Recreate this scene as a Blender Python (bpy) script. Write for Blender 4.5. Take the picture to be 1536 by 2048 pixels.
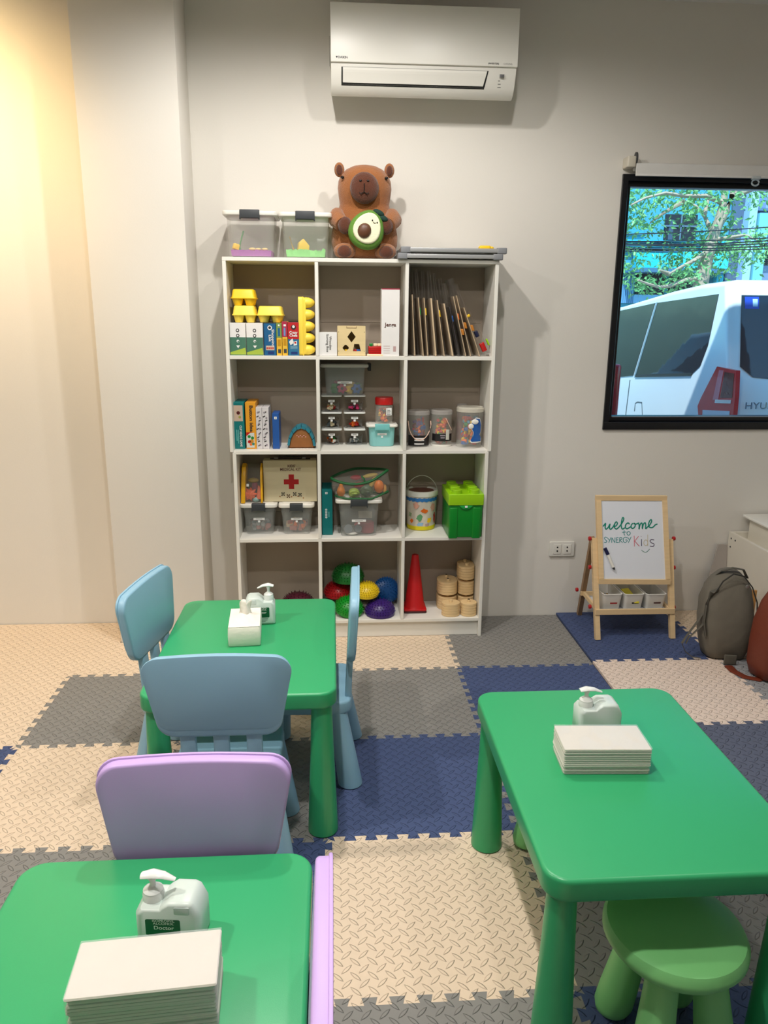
import bpy, bmesh, math, random
from mathutils import Vector, Matrix
R=math.radians; pi=math.pi
random.seed(7)
for o in list(bpy.data.objects): bpy.data.objects.remove(o)
SC=bpy.context.scene; COL=SC.collection
# ------------------------------------------------------------------ camera
CH,CF,CP,CY,CR=1.52093,1510.33,.251149,.0683265,.0084283
_f0=Vector((math.sin(CY),math.cos(CY),0)); _r0=Vector((math.cos(CY),-math.sin(CY),0)); _u0=Vector((0,0,1))
FW=_f0*math.cos(CP)-_u0*math.sin(CP); _up=_f0*math.sin(CP)+_u0*math.cos(CP)
RT=_r0*math.cos(CR)+_up*math.sin(CR); UP=_up*math.cos(CR)-_r0*math.sin(CR)
cd=bpy.data.cameras.new('camera'); cam=bpy.data.objects.new('camera',cd); COL.objects.link(cam)
cd.sensor_fit='VERTICAL'; cd.sensor_height=36; cd.lens=CF/2048*36; cd.clip_start=.05; cd.clip_end=200
cam.matrix_world=Matrix(((RT.x,UP.x,-FW.x,0),(RT.y,UP.y,-FW.y,0),(RT.z,UP.z,-FW.z,CH),(0,0,0,1)))
SC.camera=cam
def ray(u,v): return RT*((u-768)/CF)+UP*((1024-v)/CF)+FW
def at(u,v,y):
    d=ray(u,v); return d*(y/d.y)+Vector((0,0,CH))
def atz(u,v,z):
    d=ray(u,v); return d*((z-CH)/d.z)+Vector((0,0,CH))
# ------------------------------------------------------------------ sky, sun, lamps, exposure
W=bpy.data.worlds.new('sky'); SC.world=W; W.use_nodes=True
nt=W.node_tree; bg=nt.nodes['Background']; sk=nt.nodes.new('ShaderNodeTexSky')
sk.sky_type='NISHITA'; sk.sun_disc=False; sk.sun_elevation=R(52); sk.sun_rotation=R(200); sk.air_density=1.2; sk.ozone_density=2.5
tn=nt.nodes.new('ShaderNodeMix'); tn.data_type='RGBA'; tn.blend_type='MULTIPLY'; tn.inputs[0].default_value=1; tn.inputs[7].default_value=(.42,.85,1,1); nt.links.new(sk.outputs[0],tn.inputs[6]); nt.links.new(tn.outputs[2],bg.inputs[0]); bg.inputs[1].default_value=.30
def lamp(name,kind,loc,power,col,target=None,**k):
    d=bpy.data.lights.new(name,kind); d.energy=power; d.color=col
    for a,b in k.items(): setattr(d,a,b)
    o=bpy.data.objects.new(name,d); COL.objects.link(o); o.location=loc
    if target is not None: o.rotation_euler=(Vector(target)-Vector(loc)).to_track_quat('-Z','Y').to_euler()
    return o
lamp('sun','SUN',(0,0,20),5.2,(.84,.97,1),target=(2.2,4.6,12),angle=R(.6))
NEU=(1,.955,.905); WARM=(1,.70,.34)
LP=dict(shadow_soft_size=.03,spot_size=R(174),spot_blend=.45)
lamp('ceiling_lamp','SPOT',(-.12,2.55,2.82),36,NEU,target=(-.12,2.55,0),**LP)
lamp('ceiling_lamp','SPOT',(.52,2.36,2.82),24,NEU,target=(.52,2.36,0),**LP)
lamp('ceiling_lamp','SPOT',(-.12,.95,2.82),40,NEU,target=(-.12,.95,0),**LP)
lamp('ceiling_lamp','SPOT',(-1.7,1.5,2.82),38,NEU,target=(-1.7,1.5,0),**LP)
DL=dict(shadow_soft_size=.03,spot_size=R(104),spot_blend=.55)  # extra narrow cones added to brighten the floor more than the walls
lamp('floor_fill','SPOT',(-.12,1.0,2.82),46,NEU,target=(-.12,1.0,0),**DL)
lamp('floor_fill','SPOT',(-1.75,1.55,2.82),62,(1,.9,.78),target=(-1.75,1.55,0),**DL)
lamp('floor_fill','SPOT',(-.12,2.5,2.82),26,NEU,target=(-.12,2.5,0),**DL)
lamp('floor_fill','SPOT',(1.5,1.9,2.82),20,NEU,target=(1.5,1.9,0),**DL)
lamp('wall_washer','SPOT',(-1.75,2.95,2.72),60,WARM,target=(-1.75,3.6,2.1),spot_size=R(130),spot_blend=1,shadow_soft_size=.06)
lamp('room_fill','AREA',(.2,-1.0,2.86),5,(1,.95,.88),target=(.2,-1.0,0),shape='RECTANGLE',size=3.2,size_y=1.6)  # soft fill added behind the camera, stands for no known fixture
SC.view_settings.view_transform='Standard'; SC.view_settings.look='None'; SC.view_settings.exposure=.42; SC.view_settings.gamma=1
SC.view_settings.use_curve_mapping=False
# ------------------------------------------------------------------ materials
def lin(c): return tuple((x/255/12.92 if x/255<=.04045 else ((x/255+.055)/1.055)**2.4) for x in c)+(1,)
MATS={}
def M(name,rgb,rough=.5,var=.06,vs=14,bump=0,bs=120,metal=0,alpha=1,spec=.5,coat=0,sheen=0,stretch=None,emit=0,trans=0,co='Object'):
    """procedural: noise driven colour variation, optional noise relief, optional see-through"""
    if name in MATS: return MATS[name]
    m=bpy.data.materials.new(name); m.use_nodes=True; n=m.node_tree; N=n.nodes; L=n.links
    b=N['Principled BSDF']; c=lin(rgb)
    b.inputs['Roughness'].default_value=rough; b.inputs['Metallic'].default_value=metal
    b.inputs['Specular IOR Level'].default_value=spec; b.inputs['Coat Weight'].default_value=coat
    b.inputs['Sheen Weight'].default_value=sheen
    tc=N.new('ShaderNodeTexCoord'); mp=N.new('ShaderNodeMapping'); L.new(tc.outputs[co],mp.inputs[0])
    if stretch: mp.inputs['Scale'].default_value=stretch
    nz=N.new('ShaderNodeTexNoise'); nz.inputs['Scale'].default_value=vs; nz.inputs['Detail'].default_value=4; L.new(mp.outputs[0],nz.inputs[0])
    cr=N.new('ShaderNodeMix'); cr.data_type='RGBA'
    cr.inputs[6].default_value=tuple(x*(1-var) for x in c[:3])+(1,); cr.inputs[7].default_value=tuple(min(1,x*(1+var)) for x in c[:3])+(1,)
    L.new(nz.outputs[0],cr.inputs[0]); L.new(cr.outputs[2],b.inputs['Base Color'])
    if bump:
        n2=N.new('ShaderNodeTexNoise'); n2.inputs['Scale'].default_value=bs; n2.inputs['Detail'].default_value=3; L.new(mp.outputs[0],n2.inputs[0])
        bp=N.new('ShaderNodeBump'); bp.inputs['Strength'].default_value=bump; bp.inputs['Distance'].default_value=.004
        L.new(n2.outputs[0],bp.inputs['Height']); L.new(bp.outputs[0],b.inputs['Normal'])
    if emit: b.inputs['Emission Color'].default_value=c; b.inputs['Emission Strength'].default_value=emit
    if alpha<1:
        tr=N.new('ShaderNodeBsdfTransparent'); mx=N.new('ShaderNodeMixShader'); mx.inputs[0].default_value=alpha
        L.new(tr.outputs[0],mx.inputs[1]); L.new(b.outputs[0],mx.inputs[2]); L.new(mx.outputs[0],N['Material Output'].inputs[0])
    MATS[name]=m; return m
def foam(name,rgb):
    """EVA foam with raised tread plate lenses as fine relief"""
    m=M(name,rgb,rough=.72,var=.05,vs=30,spec=.3); n=m.node_tree; N=n.nodes; L=n.links
    tc=[x for x in N if x.type=='TEX_COORD'][0]; sx=N.new('ShaderNodeSeparateXYZ'); L.new(tc.outputs['Object'],sx.inputs[0])
    def mt(op,a,b=None):
        k=N.new('ShaderNodeMath'); k.operation=op
        for i,v in enumerate((a,b)):
            if v is None: continue
            if isinstance(v,(int,float)): k.inputs[i].default_value=v
            else: L.new(v,k.inputs[i])
        return k.outputs[0]
    D=.042
    u=mt('DIVIDE',sx.outputs[0],D); v=mt('DIVIDE',sx.outputs[1],D)
    def lens(sh,flip):
        p=mt('ADD',u,sh); q=mt('ADD',v,sh); p=mt('SUBTRACT',p,mt('ROUND',p)); q=mt('SUBTRACT',q,mt('ROUND',q))
        a=mt('MULTIPLY',mt('ADD',p,q),.7071); b=mt('MULTIPLY',mt('SUBTRACT',p,q),.7071)
        if flip: a,b=b,a
        d=mt('ADD',mt('POWER',mt('DIVIDE',mt('ABSOLUTE',b),.47),2),mt('DIVIDE',mt('ABSOLUTE',a),.135))
        r=N.new('ShaderNodeMapRange'); r.interpolation_type='SMOOTHSTEP'; L.new(d,r.inputs[0]); r.inputs[1].default_value=1.0; r.inputs[2].default_value=.45
        return r.outputs[0]
    h=mt('MAXIMUM',lens(0,False),lens(.5,True))
    bp=N.new('ShaderNodeBump'); bp.inputs['Strength'].default_value=1; bp.inputs['Distance'].default_value=.0035; L.new(h,bp.inputs['Height'])
    L.new(bp.outputs[0],N['Principled BSDF'].inputs['Normal'])
    return m
def glass(name,col=(1,1,1),refl=.08):
    m=bpy.data.materials.new(name); m.use_nodes=True; n=m.node_tree; N=n.nodes; L=n.links
    t=N.new('ShaderNodeBsdfTransparent'); t.inputs[0].default_value=col+(1,); g=N.new('ShaderNodeBsdfGlossy'); g.inputs['Roughness'].default_value=.02
    nz=N.new('ShaderNodeTexNoise'); nz.inputs['Scale'].default_value=3; mr=N.new('ShaderNodeMapRange'); mr.inputs[3].default_value=refl*.8; mr.inputs[4].default_value=refl*1.2
    L.new(nz.outputs[0],mr.inputs[0]); x=N.new('ShaderNodeMixShader'); L.new(mr.outputs[0],x.inputs[0]); L.new(t.outputs[0],x.inputs[1]); L.new(g.outputs[0],x.inputs[2]); L.new(x.outputs[0],N['Material Output'].inputs[0])
    MATS[name]=m; return m
# ------------------------------------------------------------------ mesh building
def rrect(x0,x1,y0,y1,r,n=4):
    r=min(r,(x1-x0)/2.001,(y1-y0)/2.001); P=[]
    for cx,cy,a in ((x1-r,y1-r,0),(x0+r,y1-r,90),(x0+r,y0+r,180),(x1-r,y0+r,270)):
        for i in range(n+1):
            t=R(a+90*i/n); P.append((cx+r*math.cos(t),cy+r*math.sin(t)))
    return P
class G:
    def __init__(s): s.v=[]; s.f=[]; s.m=[]; s.k=0
    def face(s,idx): s.f.append(tuple(idx)); s.m.append(s.k)
    def loft(s,rings,cap0=True,cap1=True,closed=True):
        b=len(s.v); n=len(rings[0])
        for r in rings: s.v+= [tuple(p) for p in r]
        for j in range(len(rings)-1):
            for i in range(n if closed else n-1):
                i2=(i+1)%n; s.face((b+j*n+i,b+j*n+i2,b+(j+1)*n+i2,b+(j+1)*n+i))
        if cap0: s.face([b+i for i in range(n)][::-1])
        if cap1: s.face([b+(len(rings)-1)*n+i for i in range(n)])
        return s
    def box(s,x0,x1,y0,y1,z0,z1):
        return s.loft([[(x0,y0,z),(x1,y0,z),(x1,y1,z),(x0,y1,z)] for z in (z0,z1)])
    def slab(s,x0,x1,y0,y1,z0,z1,r=.01,b=.003,n=4,e=3):
        rg=[]; b=min(b,(z1-z0)/2.01,(x1-x0)/2.01,(y1-y0)/2.01)
        for z,sg in ((z0,1),(z1,-1)):
            for i in range(e+1):
                t=(i if sg>0 else e-i)/e*pi/2; ins=b*(1-math.sin(t)); zz=z+sg*b*(1-math.cos(t))
                rg.append([(x,y,zz) for x,y in rrect(x0+ins,x1-ins,y0+ins,y1-ins,max(r-ins,.0006),n)])
        return s.loft(rg)
    def prism(s,poly,a0,a1,axis='y',b=0,e=2):
        """polygon extruded along an axis; (p,q) -> (x,z) for y, (x,y) for z, (y,z) for x"""
        cx=sum(p[0] for p in poly)/len(poly); cy=sum(p[1] for p in poly)/len(poly)
        w=max(max(abs(p[0]-cx) for p in poly),1e-6); h=max(max(abs(p[1]-cy) for p in poly),1e-6)
        def put(ins,a):
            q=[(cx+(x-cx)*(1-ins/w),cy+(y-cy)*(1-ins/h)) for x,y in poly]
            return [(x,a,y) if axis=='y' else (x,y,a) if axis=='z' else (a,x,y) for x,y in q]
        if b:
            st=[(b*(1-math.sin(i/e*pi/2)),b*(1-math.cos(i/e*pi/2))) for i in range(e+1)]
            rg=[put(i,a0+d) for i,d in st]+[put(i,a1-d) for i,d in st[::-1]]
        else: rg=[put(0,a0),put(0,a1)]
        return s.loft(rg)
    def lathe(s,prof,cx=0,cy=0,n=20,sx=1,sy=1,cap=True,dx=0,dy=0):
        z0,z1=prof[0][1],prof[-1][1]
        return s.loft([[(cx+dx*(z-z0)/((z1-z0) or 1)+max(r,1e-5)*sx*math.cos(2*pi*i/n),cy+dy*(z-z0)/((z1-z0) or 1)+max(r,1e-5)*sy*math.sin(2*pi*i/n),z) for i in range(n)] for r,z in prof],cap,cap)
    def ell(s,c,r,n=14,m=8,z0=-1,z1=1):
        a0=math.asin(z0); a1=math.asin(z1)
        return s.loft([[(c[0]+r[0]*max(math.cos(a0+(a1-a0)*j/m),1e-4)*math.cos(2*pi*i/n),c[1]+r[1]*max(math.cos(a0+(a1-a0)*j/m),1e-4)*math.sin(2*pi*i/n),c[2]+r[2]*math.sin(a0+(a1-a0)*j/m)) for i in range(n)] for j in range(m+1)])
    def tube(s,pts,r,n=8,flat=1,closed=False,upv=(0,0,1)):
        P=[Vector(p) for p in pts]; rg=[]; K=len(P)
        for i,p in enumerate(P):
            a=P[i-1] if (i>0 or closed) else p; c=P[(i+1)%K] if (i<K-1 or closed) else p
            t=(c-a).normalized(); u=Vector(upv)
            if abs(t.dot(u))>.95: u=Vector((1,0,0)) if abs(t.x)<.9 else Vector((0,1,0))
            x=t.cross(u).normalized(); y=x.cross(t); rr=r[i] if isinstance(r,(list,tuple)) else r
            rg.append([p+x*(rr*math.cos(2*pi*k/n))+y*(rr*flat*math.sin(2*pi*k/n)) for k in range(n)])
        if closed: rg.append(rg[0]); return s.loft(rg,False,False)
        return s.loft(rg)
    def quad(s,*p):
        b=len(s.v); s.v+=[tuple(q) for q in p]; s.face(range(b,b+len(p))); return s
    def map(s,fn,start=0):
        s.v[start:]=[tuple(fn(Vector(p))) for p in s.v[start:]]; return s
    def build(s,name,mats,parent=None,smooth=38,loc=None,rot=None,label=None,stuff=False,fix=True):
        me=bpy.data.meshes.new(name); me.from_pydata(s.v,[],s.f)
        if not isinstance(mats,(list,tuple)): mats=[mats]
        for m in mats: me.materials.append(m)
        if len(mats)>1: me.polygons.foreach_set('material_index',s.m)
        if fix:
            bm=bmesh.new(); bm.from_mesh(me); bmesh.ops.recalc_face_normals(bm,faces=bm.faces); bm.to_mesh(me); bm.free()
        if smooth: me.shade_smooth(); me.set_sharp_from_angle(angle=R(smooth))
        me.update(); o=bpy.data.objects.new(name,me); COL.objects.link(o)
        if parent: o.parent=parent
        if loc: o.location=loc
        if rot: o.rotation_euler=rot
        if label: o['label']=label
        if stuff: o['kind']='stuff'
        return o
def thing(name,label,cat,loc=(0,0,0),rz=0,group=None):
    o=bpy.data.objects.new(name,None); COL.objects.link(o); o.location=loc; o.rotation_euler=(0,0,rz); o.empty_display_size=.05
    o['label']=label; o['category']=cat
    if group: o['group']=group
    return o
def tag(o,label,cat,group=None,kind=None):
    o['label']=label; o['category']=cat
    if group: o['group']=group
    if kind: o['kind']=kind
    return o
def struct(o): o['kind']='structure'; return o
def dup(root,loc,rz=None,label=None,group=None):
    r=root.copy(); COL.objects.link(r); r.location=loc
    if rz is not None: r.rotation_euler=(0,0,rz)
    if label: r['label']=label
    if group: r['group']=group
    for ch in list(root.children):
        c=ch.copy(); COL.objects.link(c); c.parent=r
        for g in list(ch.children):
            d=g.copy(); COL.objects.link(d); d.parent=c
    return r
def text(name,s,h,parent,loc,rot,mat,ext=.0004,width=None,sp=1,align='CENTER',bold=0,label=None):
    c=bpy.data.curves.new('t','FONT'); c.body=s; c.size=1; c.align_x=align; c.align_y='CENTER'; c.extrude=0; c.space_line=sp; c.offset=bold; c.resolution_u=3
    o=bpy.data.objects.new('t',c); COL.objects.link(o); dg=bpy.context.evaluated_depsgraph_get()
    me=bpy.data.meshes.new_from_object(o.evaluated_get(dg)); bpy.data.objects.remove(o)
    xs=[v.co.x for v in me.vertices]; ys=[v.co.y for v in me.vertices]
    nl=s.count('\n')+1; ky=h/.72; kx=ky
    if width: kx=width/(max(xs)-min(xs))
    for v in me.vertices: v.co=(v.co.x*kx,v.co.y*ky,ext)
    me.name=name; me.materials.append(mat)
    o=bpy.data.objects.new(name,me); COL.objects.link(o); o.parent=parent; o.location=loc; o.rotation_euler=rot
    if label: o['label']=label
    return o
FRONT=(R(90),0,0)          # text facing the camera side (-y)
DOWN=(R(90),R(90),0)       # the same, reading downwards
# ------------------------------------------------------------------ room shell
wallm=M('wall_paint',(226,222,214),rough=.75,var=.015,vs=3,bump=.06,bs=160,spec=.3)
ceilm=M('ceiling_paint',(225,224,222),rough=.9,var=.01)
concrete=M('concrete',(110,106,100),rough=.9,var=.1)
black=M('black_aluminium',(10,12,18),rough=.35,var=.1)
YW=3.69; ZC=2.885; XL,XR,YF=-3.3,3.4,-2.8
WX0,WX1,WZ0,WZ1=1.345,3.05,.99,2.175      # window opening
def walls():
    g=G(); g.box(XL,XR,YF,YW+.2,-.16,-.014); struct(g.build('floor',concrete,smooth=0))
    g=G()
    for a in ((XL-.2,WX0,-.16,ZC+.2),(WX1,XR+.2,-.16,ZC+.2),(WX0,WX1,-.16,WZ0),(WX0,WX1,WZ1,ZC+.2)): g.box(a[0],a[1],YW,YW+.16,a[2],a[3])
    struct(g.build('wall_back',wallm,smooth=0))
    g=G(); g.box(XL-.2,XL,YF,YW,-.16,ZC); struct(g.build('wall_left',wallm,smooth=0))
    g=G(); g.box(XR,XR+.2,YF,YW,-.16,ZC); struct(g.build('wall_right',wallm,smooth=0))
    g=G(); g.box(XL-.2,XR+.2,YF-.2,YF,-.16,ZC); struct(g.build('wall_front',wallm,smooth=0))
    g=G(); g.box(XL-.2,XR+.2,YF-.2,YW,ZC,ZC+.2); struct(g.build('ceiling',ceilm,smooth=0))
    g=G(); g.slab(-1.028,-.617,3.44,YW,-.014,ZC,r=.004,b=.001,n=2); struct(g.build('wall_pilaster',wallm))
walls()
def window():
    w=thing('window_1','black aluminium framed window looking out on a white van','window',(WX0,YW,WZ0)); del w['label']; del w['category']; struct(w)
    X1,Z1=WX1-WX0,WZ1-WZ0; g=G(); t=.028
    for a in ((0,X1,0,t+.01),(0,X1,Z1-t,Z1),(0,t,t+.01,Z1-t),(X1-t,X1,t+.01,Z1-t)): g.slab(a[0],a[1],-.012,.13,a[2],a[3],r=.002,b=.001,n=1)
    g.build('window_frame',black,w)
    g=G(); s=.030; a0,a1,c0,c1=t+.002,X1-t-.002,t+.012,Z1-t-.002
    for a in ((a0,a1,c0,c0+s-.006),(a0,a1,c1-s+.01,c1),(a0,a0+s-.012,c0+s-.006,c1-s+.01),(a1-s,a1,c0+s-.006,c1-s+.01)): g.slab(a[0],a[1],.012,.07,a[2],a[3],r=.002,b=.001,n=1)
    g.build('sash',black,w)
    g=G(); g.box(a0+s-.016,a1-s,.038,.042,c0+s-.008,c1-s+.012); g.build('glass_pane',glass('window_glass',(.97,1,1),.04),w,smooth=0)
    # thin bright bead round the glass
    g=G(); g.box(a0+s-.012,a1-s,.008,.012,c0+s-.009,c0+s-.006); g.build('glazing_bead',M('bead',(150,150,150),rough=.4),w,smooth=0)
window()
def blind():
    ivory=M('blind_ivory',(205,198,182),rough=.5); fab=M('blind_fabric',(218,216,212),rough=.8,bump=.2,bs=400); clear=M('clear_ring',(210,220,225),rough=.1,alpha=.55)
    b=thing('roller_blind','pale grey rolled up roller blind above the black window','blind',(1.385,YW,2.205))
    g=G(); g.loft([[(x,-.034+.018*math.cos(t),-.004+.018*math.sin(t)) for t in [2*pi*i/20 for i in range(20)]] for x in (.0,1.62)]); g.build('roller',fab,b)
    g=G(); g.slab(-.002,1.62,-.066,-.060,-.040,.006,r=.001,b=.0008,n=1); g.slab(-.002,1.62,-.068,-.058,-.047,-.038,r=.003,b=.002,n=2); g.build('fabric',fab,b)
    g=G(); g.slab(-.045,-.004,-.068,-.0005,-.010,.036,r=.008,b=.004); g.build('bracket',ivory,b)
    g=G(); g.loft([[(x,-.046+.018*math.cos(t),.03+.026*math.sin(t)) for t in [2*pi*i/20 for i in range(20)]] for x in (-.004,.004)]); g.build('chain_wheel',M('chain_grey',(70,70,70)),b)
    u=.565; g=G(); g.slab(u-.02,u+.02,-.072,-.056,-.052,-.038,r=.003,b=.001); g.build('pull_tab',clear,b)
    g=G(); g.tube([(u+.017*math.cos(t),-.064,-.065+.013*math.sin(t)) for t in [2*pi*i/18 for i in range(18)]],.004,closed=True); g.build('pull_ring',clear,b)
blind()
# ------------------------------------------------------------------ foam mats
MS=.564; OX,OY=.553,3.0916; NT=9
beige=foam('foam_beige',(226,205,180)); grey=foam('foam_grey',(136,134,130)); navy=foam('foam_navy',(70,84,122)); slate=foam('foam_slate',(92,98,116)); pink=foam('foam_pink',(228,208,192)); pale=foam('foam_pale_grey',(150,150,152))
def teeth(n=NT,L=MS,a=.0105):
    p=L/n; P=[(0,0)]
    for i in range(n):
        s=i*p; w=.0
        P+=[(s+.30*p,-a),(s+.21*p,a),(s+.79*p,a),(s+.70*p,-a)]
    P[0]=(0,0); P.append((L,0)); return P
TE=teeth()
def tile(parent,x0,x1,y0,y1,mat,edges,z=0,th=.0118,ph=0):
    """edges: (bottom,right,top,left) True where it interlocks with a neighbour"""
    def seg(o,d,nrm,on,L):
        if not on: return [o]
        k=L/MS; return [(o[0]+d[0]*a*k+nrm[0]*b,o[1]+d[1]*a*k+nrm[1]*b) for a,b in TE[:-1]]
    W=x1-x0; H=y1-y0; P=[]
    bo=[(x,y) for x,y in seg((x0,y0),(1,0),(0,1),edges[0],W)]
    ri=seg((x1,y0),(0,1),(1,0),edges[1],H)
    to=seg((x0,y1),(1,0),(0,1),edges[2],W)+[(x1,y1)]
    le=seg((x0,y0),(0,1),(1,0),edges[3],H)+[(x0,y1)]
    P=bo+ri+to[::-1][:-1]+le[::-1][:-1]
    g=G(); g.prism(P,z-th,z+random.uniform(-.0004,.0004),'z'); return g.build('foam_tile',mat,parent,smooth=0)
def mats():
    m=thing('jigsaw_mat_flooring','beige, grey and navy jigsaw foam mats joined across the play area floor','foam mat',(0,0,0))
    col=[OX-5*MS-.03,OX-4*MS-.03,OX-3*MS-.02,OX-2*MS,OX-MS-.013,OX,OX+MS,OX+2*MS,OX+3*MS]
    C={}   # rows from the wall: colours by column (left to right)
    C[0]=[beige,beige,beige,beige,beige,grey]
    C[1]=[beige,beige,grey,beige,grey,navy]
    C[2]=[beige,navy,beige,grey,navy,grey]
    C[3]=[beige,beige,grey,navy,beige,grey]
    C[4]=[grey,navy,beige,beige,grey,navy]
    C[5]=[beige,grey,navy,grey,beige,grey]
    for r in range(6):
        y1=OY+MS*(1-r); y0=y1-MS
        if r==0: y1=YW-.004
        for c in range(6):
            x0,x1=col[c],col[c+1]
            if c==5: x1=1.172
            tp=r>0; bt=r<5
            if r==0 and c<=2:
                
                tile(m,x0,x1,y0,3.436,C[r][c],(True,True,False,c>0))
                if c<2: tile(m,x0,(x1 if c==0 else -1.032),3.436,y1,C[r][c],(False,c==0,False,c>0))
                continue
            tile(m,x0,x1,y0,y1,C[r][c],(bt,c<5,tp,c>0))
    m2=thing('raised_mat_flooring','raised jigsaw foam mats at right, under the easel and beside the bags','foam mat',(0,0,0))
    X=[1.174,1.765,2.33,2.9]
    D=[[navy,beige,grey],[pink,pale,beige],[slate,grey,beige],[pale,navy,grey],[navy,grey,beige]]
    for r in range(5):
        y1=OY+MS*(1-r)+.01; y0=y1-MS
        if r==0: y1=YW-.004
        for c in range(3): tile(m2,X[c],X[c+1],y0,y1,D[r][c],(r<4,c<2,r>0,c>0),z=.0125,th=.0123)
mats()
# ------------------------------------------------------------------ bookshelf
lam=M('white_laminate',(232,230,222),rough=.45,var=.02,vs=6); lamback=M('laminate_back',(160,147,132),rough=.6,var=.03,vs=5)  # back colour darkened to deepen the shade inside the cubbies
SX0,SX1,SY0,SY1=-.469,.732,3.431,3.686
BT={0:1.770,1:1.356,2:.930,3:.511,4:.096}     # board tops, from the top down
def shelf():
    s=thing('bookshelf','tall white open bookshelf of twelve cubbies against the grey wall','bookshelf',(.131,3.56,0)); L=Vector((.131,3.56,0))
    def bd(nm,x0,x1,y0,y1,z0,z1,m=lam):
        g=G(); g.slab(x0-L.x,x1-L.x,y0-L.y,y1-L.y,z0,z1,r=.0015,b=.0012,n=1,e=1); return g.build(nm,m,s)
    t=.016
    for x0 in (SX0,SX1-t):
        i=.011
        bd('side_panel',x0,x0+t,SY0,SY1,.925,1.754); 
        bd('side_panel',x0+(i if x0<0 else -i),x0+t+(i if x0<0 else -i),SY0,SY1,.0,.9235)
    bd('top_board',SX0,SX1,SY0,SY1,1.754,1.770)
    for k in (1,2,3,4):
        xi=0 if k<=2 else .011
        bd('shelf_board',SX0+t+xi,SX1-t-xi,SY0+.002,SY1-.012,BT[k]-t,BT[k])
    for xa in (-.0745,.320):
        for k in (1,2,3,4): bd('divider',xa,xa+.0155,SY0+.001,SY1-.012,BT[k],BT[k-1]-t)
    bd('kickboard',SX0+t+.011,SX1-t-.011,SY0+.02,SY0+.034,.001,.08)
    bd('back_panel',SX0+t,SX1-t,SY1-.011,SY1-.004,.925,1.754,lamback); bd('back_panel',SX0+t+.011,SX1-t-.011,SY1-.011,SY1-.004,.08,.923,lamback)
    # rails across the back of the cubbies
    for k,z in ((1,.145),(2,.245),(3,.20),(3,.07),(4,.35)):
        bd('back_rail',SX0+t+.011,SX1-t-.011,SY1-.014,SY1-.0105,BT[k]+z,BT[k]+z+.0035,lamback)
shelf()
# ------------------------------------------------------------------ air conditioner, socket
acw=M('ac_plastic',(232,230,222),rough=.35,var=.01); dark=M('dark_gap',(16,16,16),rough=.6); ink=M('print_black',(24,22,22),rough=.6); greyink=M('print_grey',(120,120,118),rough=.6)
def ac():
    a=thing('air_conditioner','white split air conditioner mounted high on the back wall','air conditioner',(.388,YW,2.42))
    pr=[(-.238,.322),(-.243,.20),(-.241,.125),(-.233,.085),(-.212,.04),(-.185,.012),(-.165,.006),(-.08,.034),(-.001,.062),(-.001,.322)]
    g=G(); g.prism(pr,-.385,.385,'x',b=.006); g.build('casing',acw,a,smooth=30)
    g=G(); g.slab(-.386,.387,-.249,-.236,.112,.327,r=.003,b=.003); g.build('front_panel',acw,a)
    g=G(); P=[(-.2405,.118),(-.233,.085),(-.212,.04),(-.203,.03)]
    def strip(x0,x1,z0,z1,off,nm,m,slant=0):
        def yz(z):
            for (ya,za),(yb,zb) in zip(pr[1:],pr[2:]):
                if zb<=z<=za: return ya+(yb-ya)*(za-z)/(za-zb)
            return -.2
        zs=[z1+(z0-z1)*i/6 for i in range(7)]; g=G(); rg=[]
        for z in zs:
            k=(z1-z)/(z1-z0); xa,xb=x0+0*k,x1-slant*k; y=yz(z)-off
            rg.append([(xa,y,z),(xb,y,z),(xb,y+.004,z),(xa,y+.004,z)])
        g.loft(rg); return g.build(nm,m,a,smooth=0)
    strip(-.342,.268,.036,.098,.0012,'louver_slot',dark,.012)
    strip(-.336,.262,.045,.0965,.003,'louver',acw,.012)
    g=G(); g.tube([(-.372+.001*i,-.2432,.123+.0) for i in range(2)],.0005); 
    g=G(); g.quad((-.365,-.2497,.132),(-.357,-.2497,.132),(-.360,-.2497,.124)); g.build('logo_mark',ink,a,smooth=0)
    text('logo','DAIKIN',.0085,a,(-.336,-.2494,.128),FRONT,ink,width=.038,bold=.02)
    text('printed_mark','(INVERTER)',.006,a,(.285,-.2494,.122),FRONT,ink,width=.045,bold=.02); text('printed_mark','COOLING ▸'[:7],.006,a,(.345,-.2494,.122),FRONT,greyink,width=.036)
    g=G(); g.slab(.315,.334,-.2405,-.236,.075,.086,r=.001,b=.0005); g.build('display',M('display_grey',(95,95,95),rough=.3),a)
    for z,w in ((.064,.008),(.053,.012),(.042,.014)): strip(.312,.312+w,z,z+.0025,.0008,'printed_mark',greyink)
    g=G(); g.box(.04-.43,.041-.43,-.2,-.02,.16,.22); g.build('side_vent',dark,a,smooth=0)
ac()
def socket():
    e=at(1123,1097,YW); s=thing('wall_socket','white double power socket plate on the wall left of the easel','socket',(e.x,YW,e.z))
    p=M('socket_plastic',(222,220,212),rough=.35); g=G(); g.slab(-.066,.066,-.040,.040,0,.010,r=.006,b=.003); g.map(lambda q:(q.x,-q.z-.0005,q.y)); g.build('plate',p,s)
    for x in (-.026,.026):
        g=G(); g.slab(x-.021,x+.021,-.026,.026,.010,.013,r=.003,b=.001); g.map(lambda q:(q.x,-q.z-.0005,q.y)); f=g.build('outlet',p,s)
        for z in (-.009,.011):
            g=G(); g.lathe([(.0042,.0),(.0042,.0012)],n=12); g.map(lambda q:(q.x+x,-.0136-q.z,q.y+z)); g.build('hole',dark,f)
socket()
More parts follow.
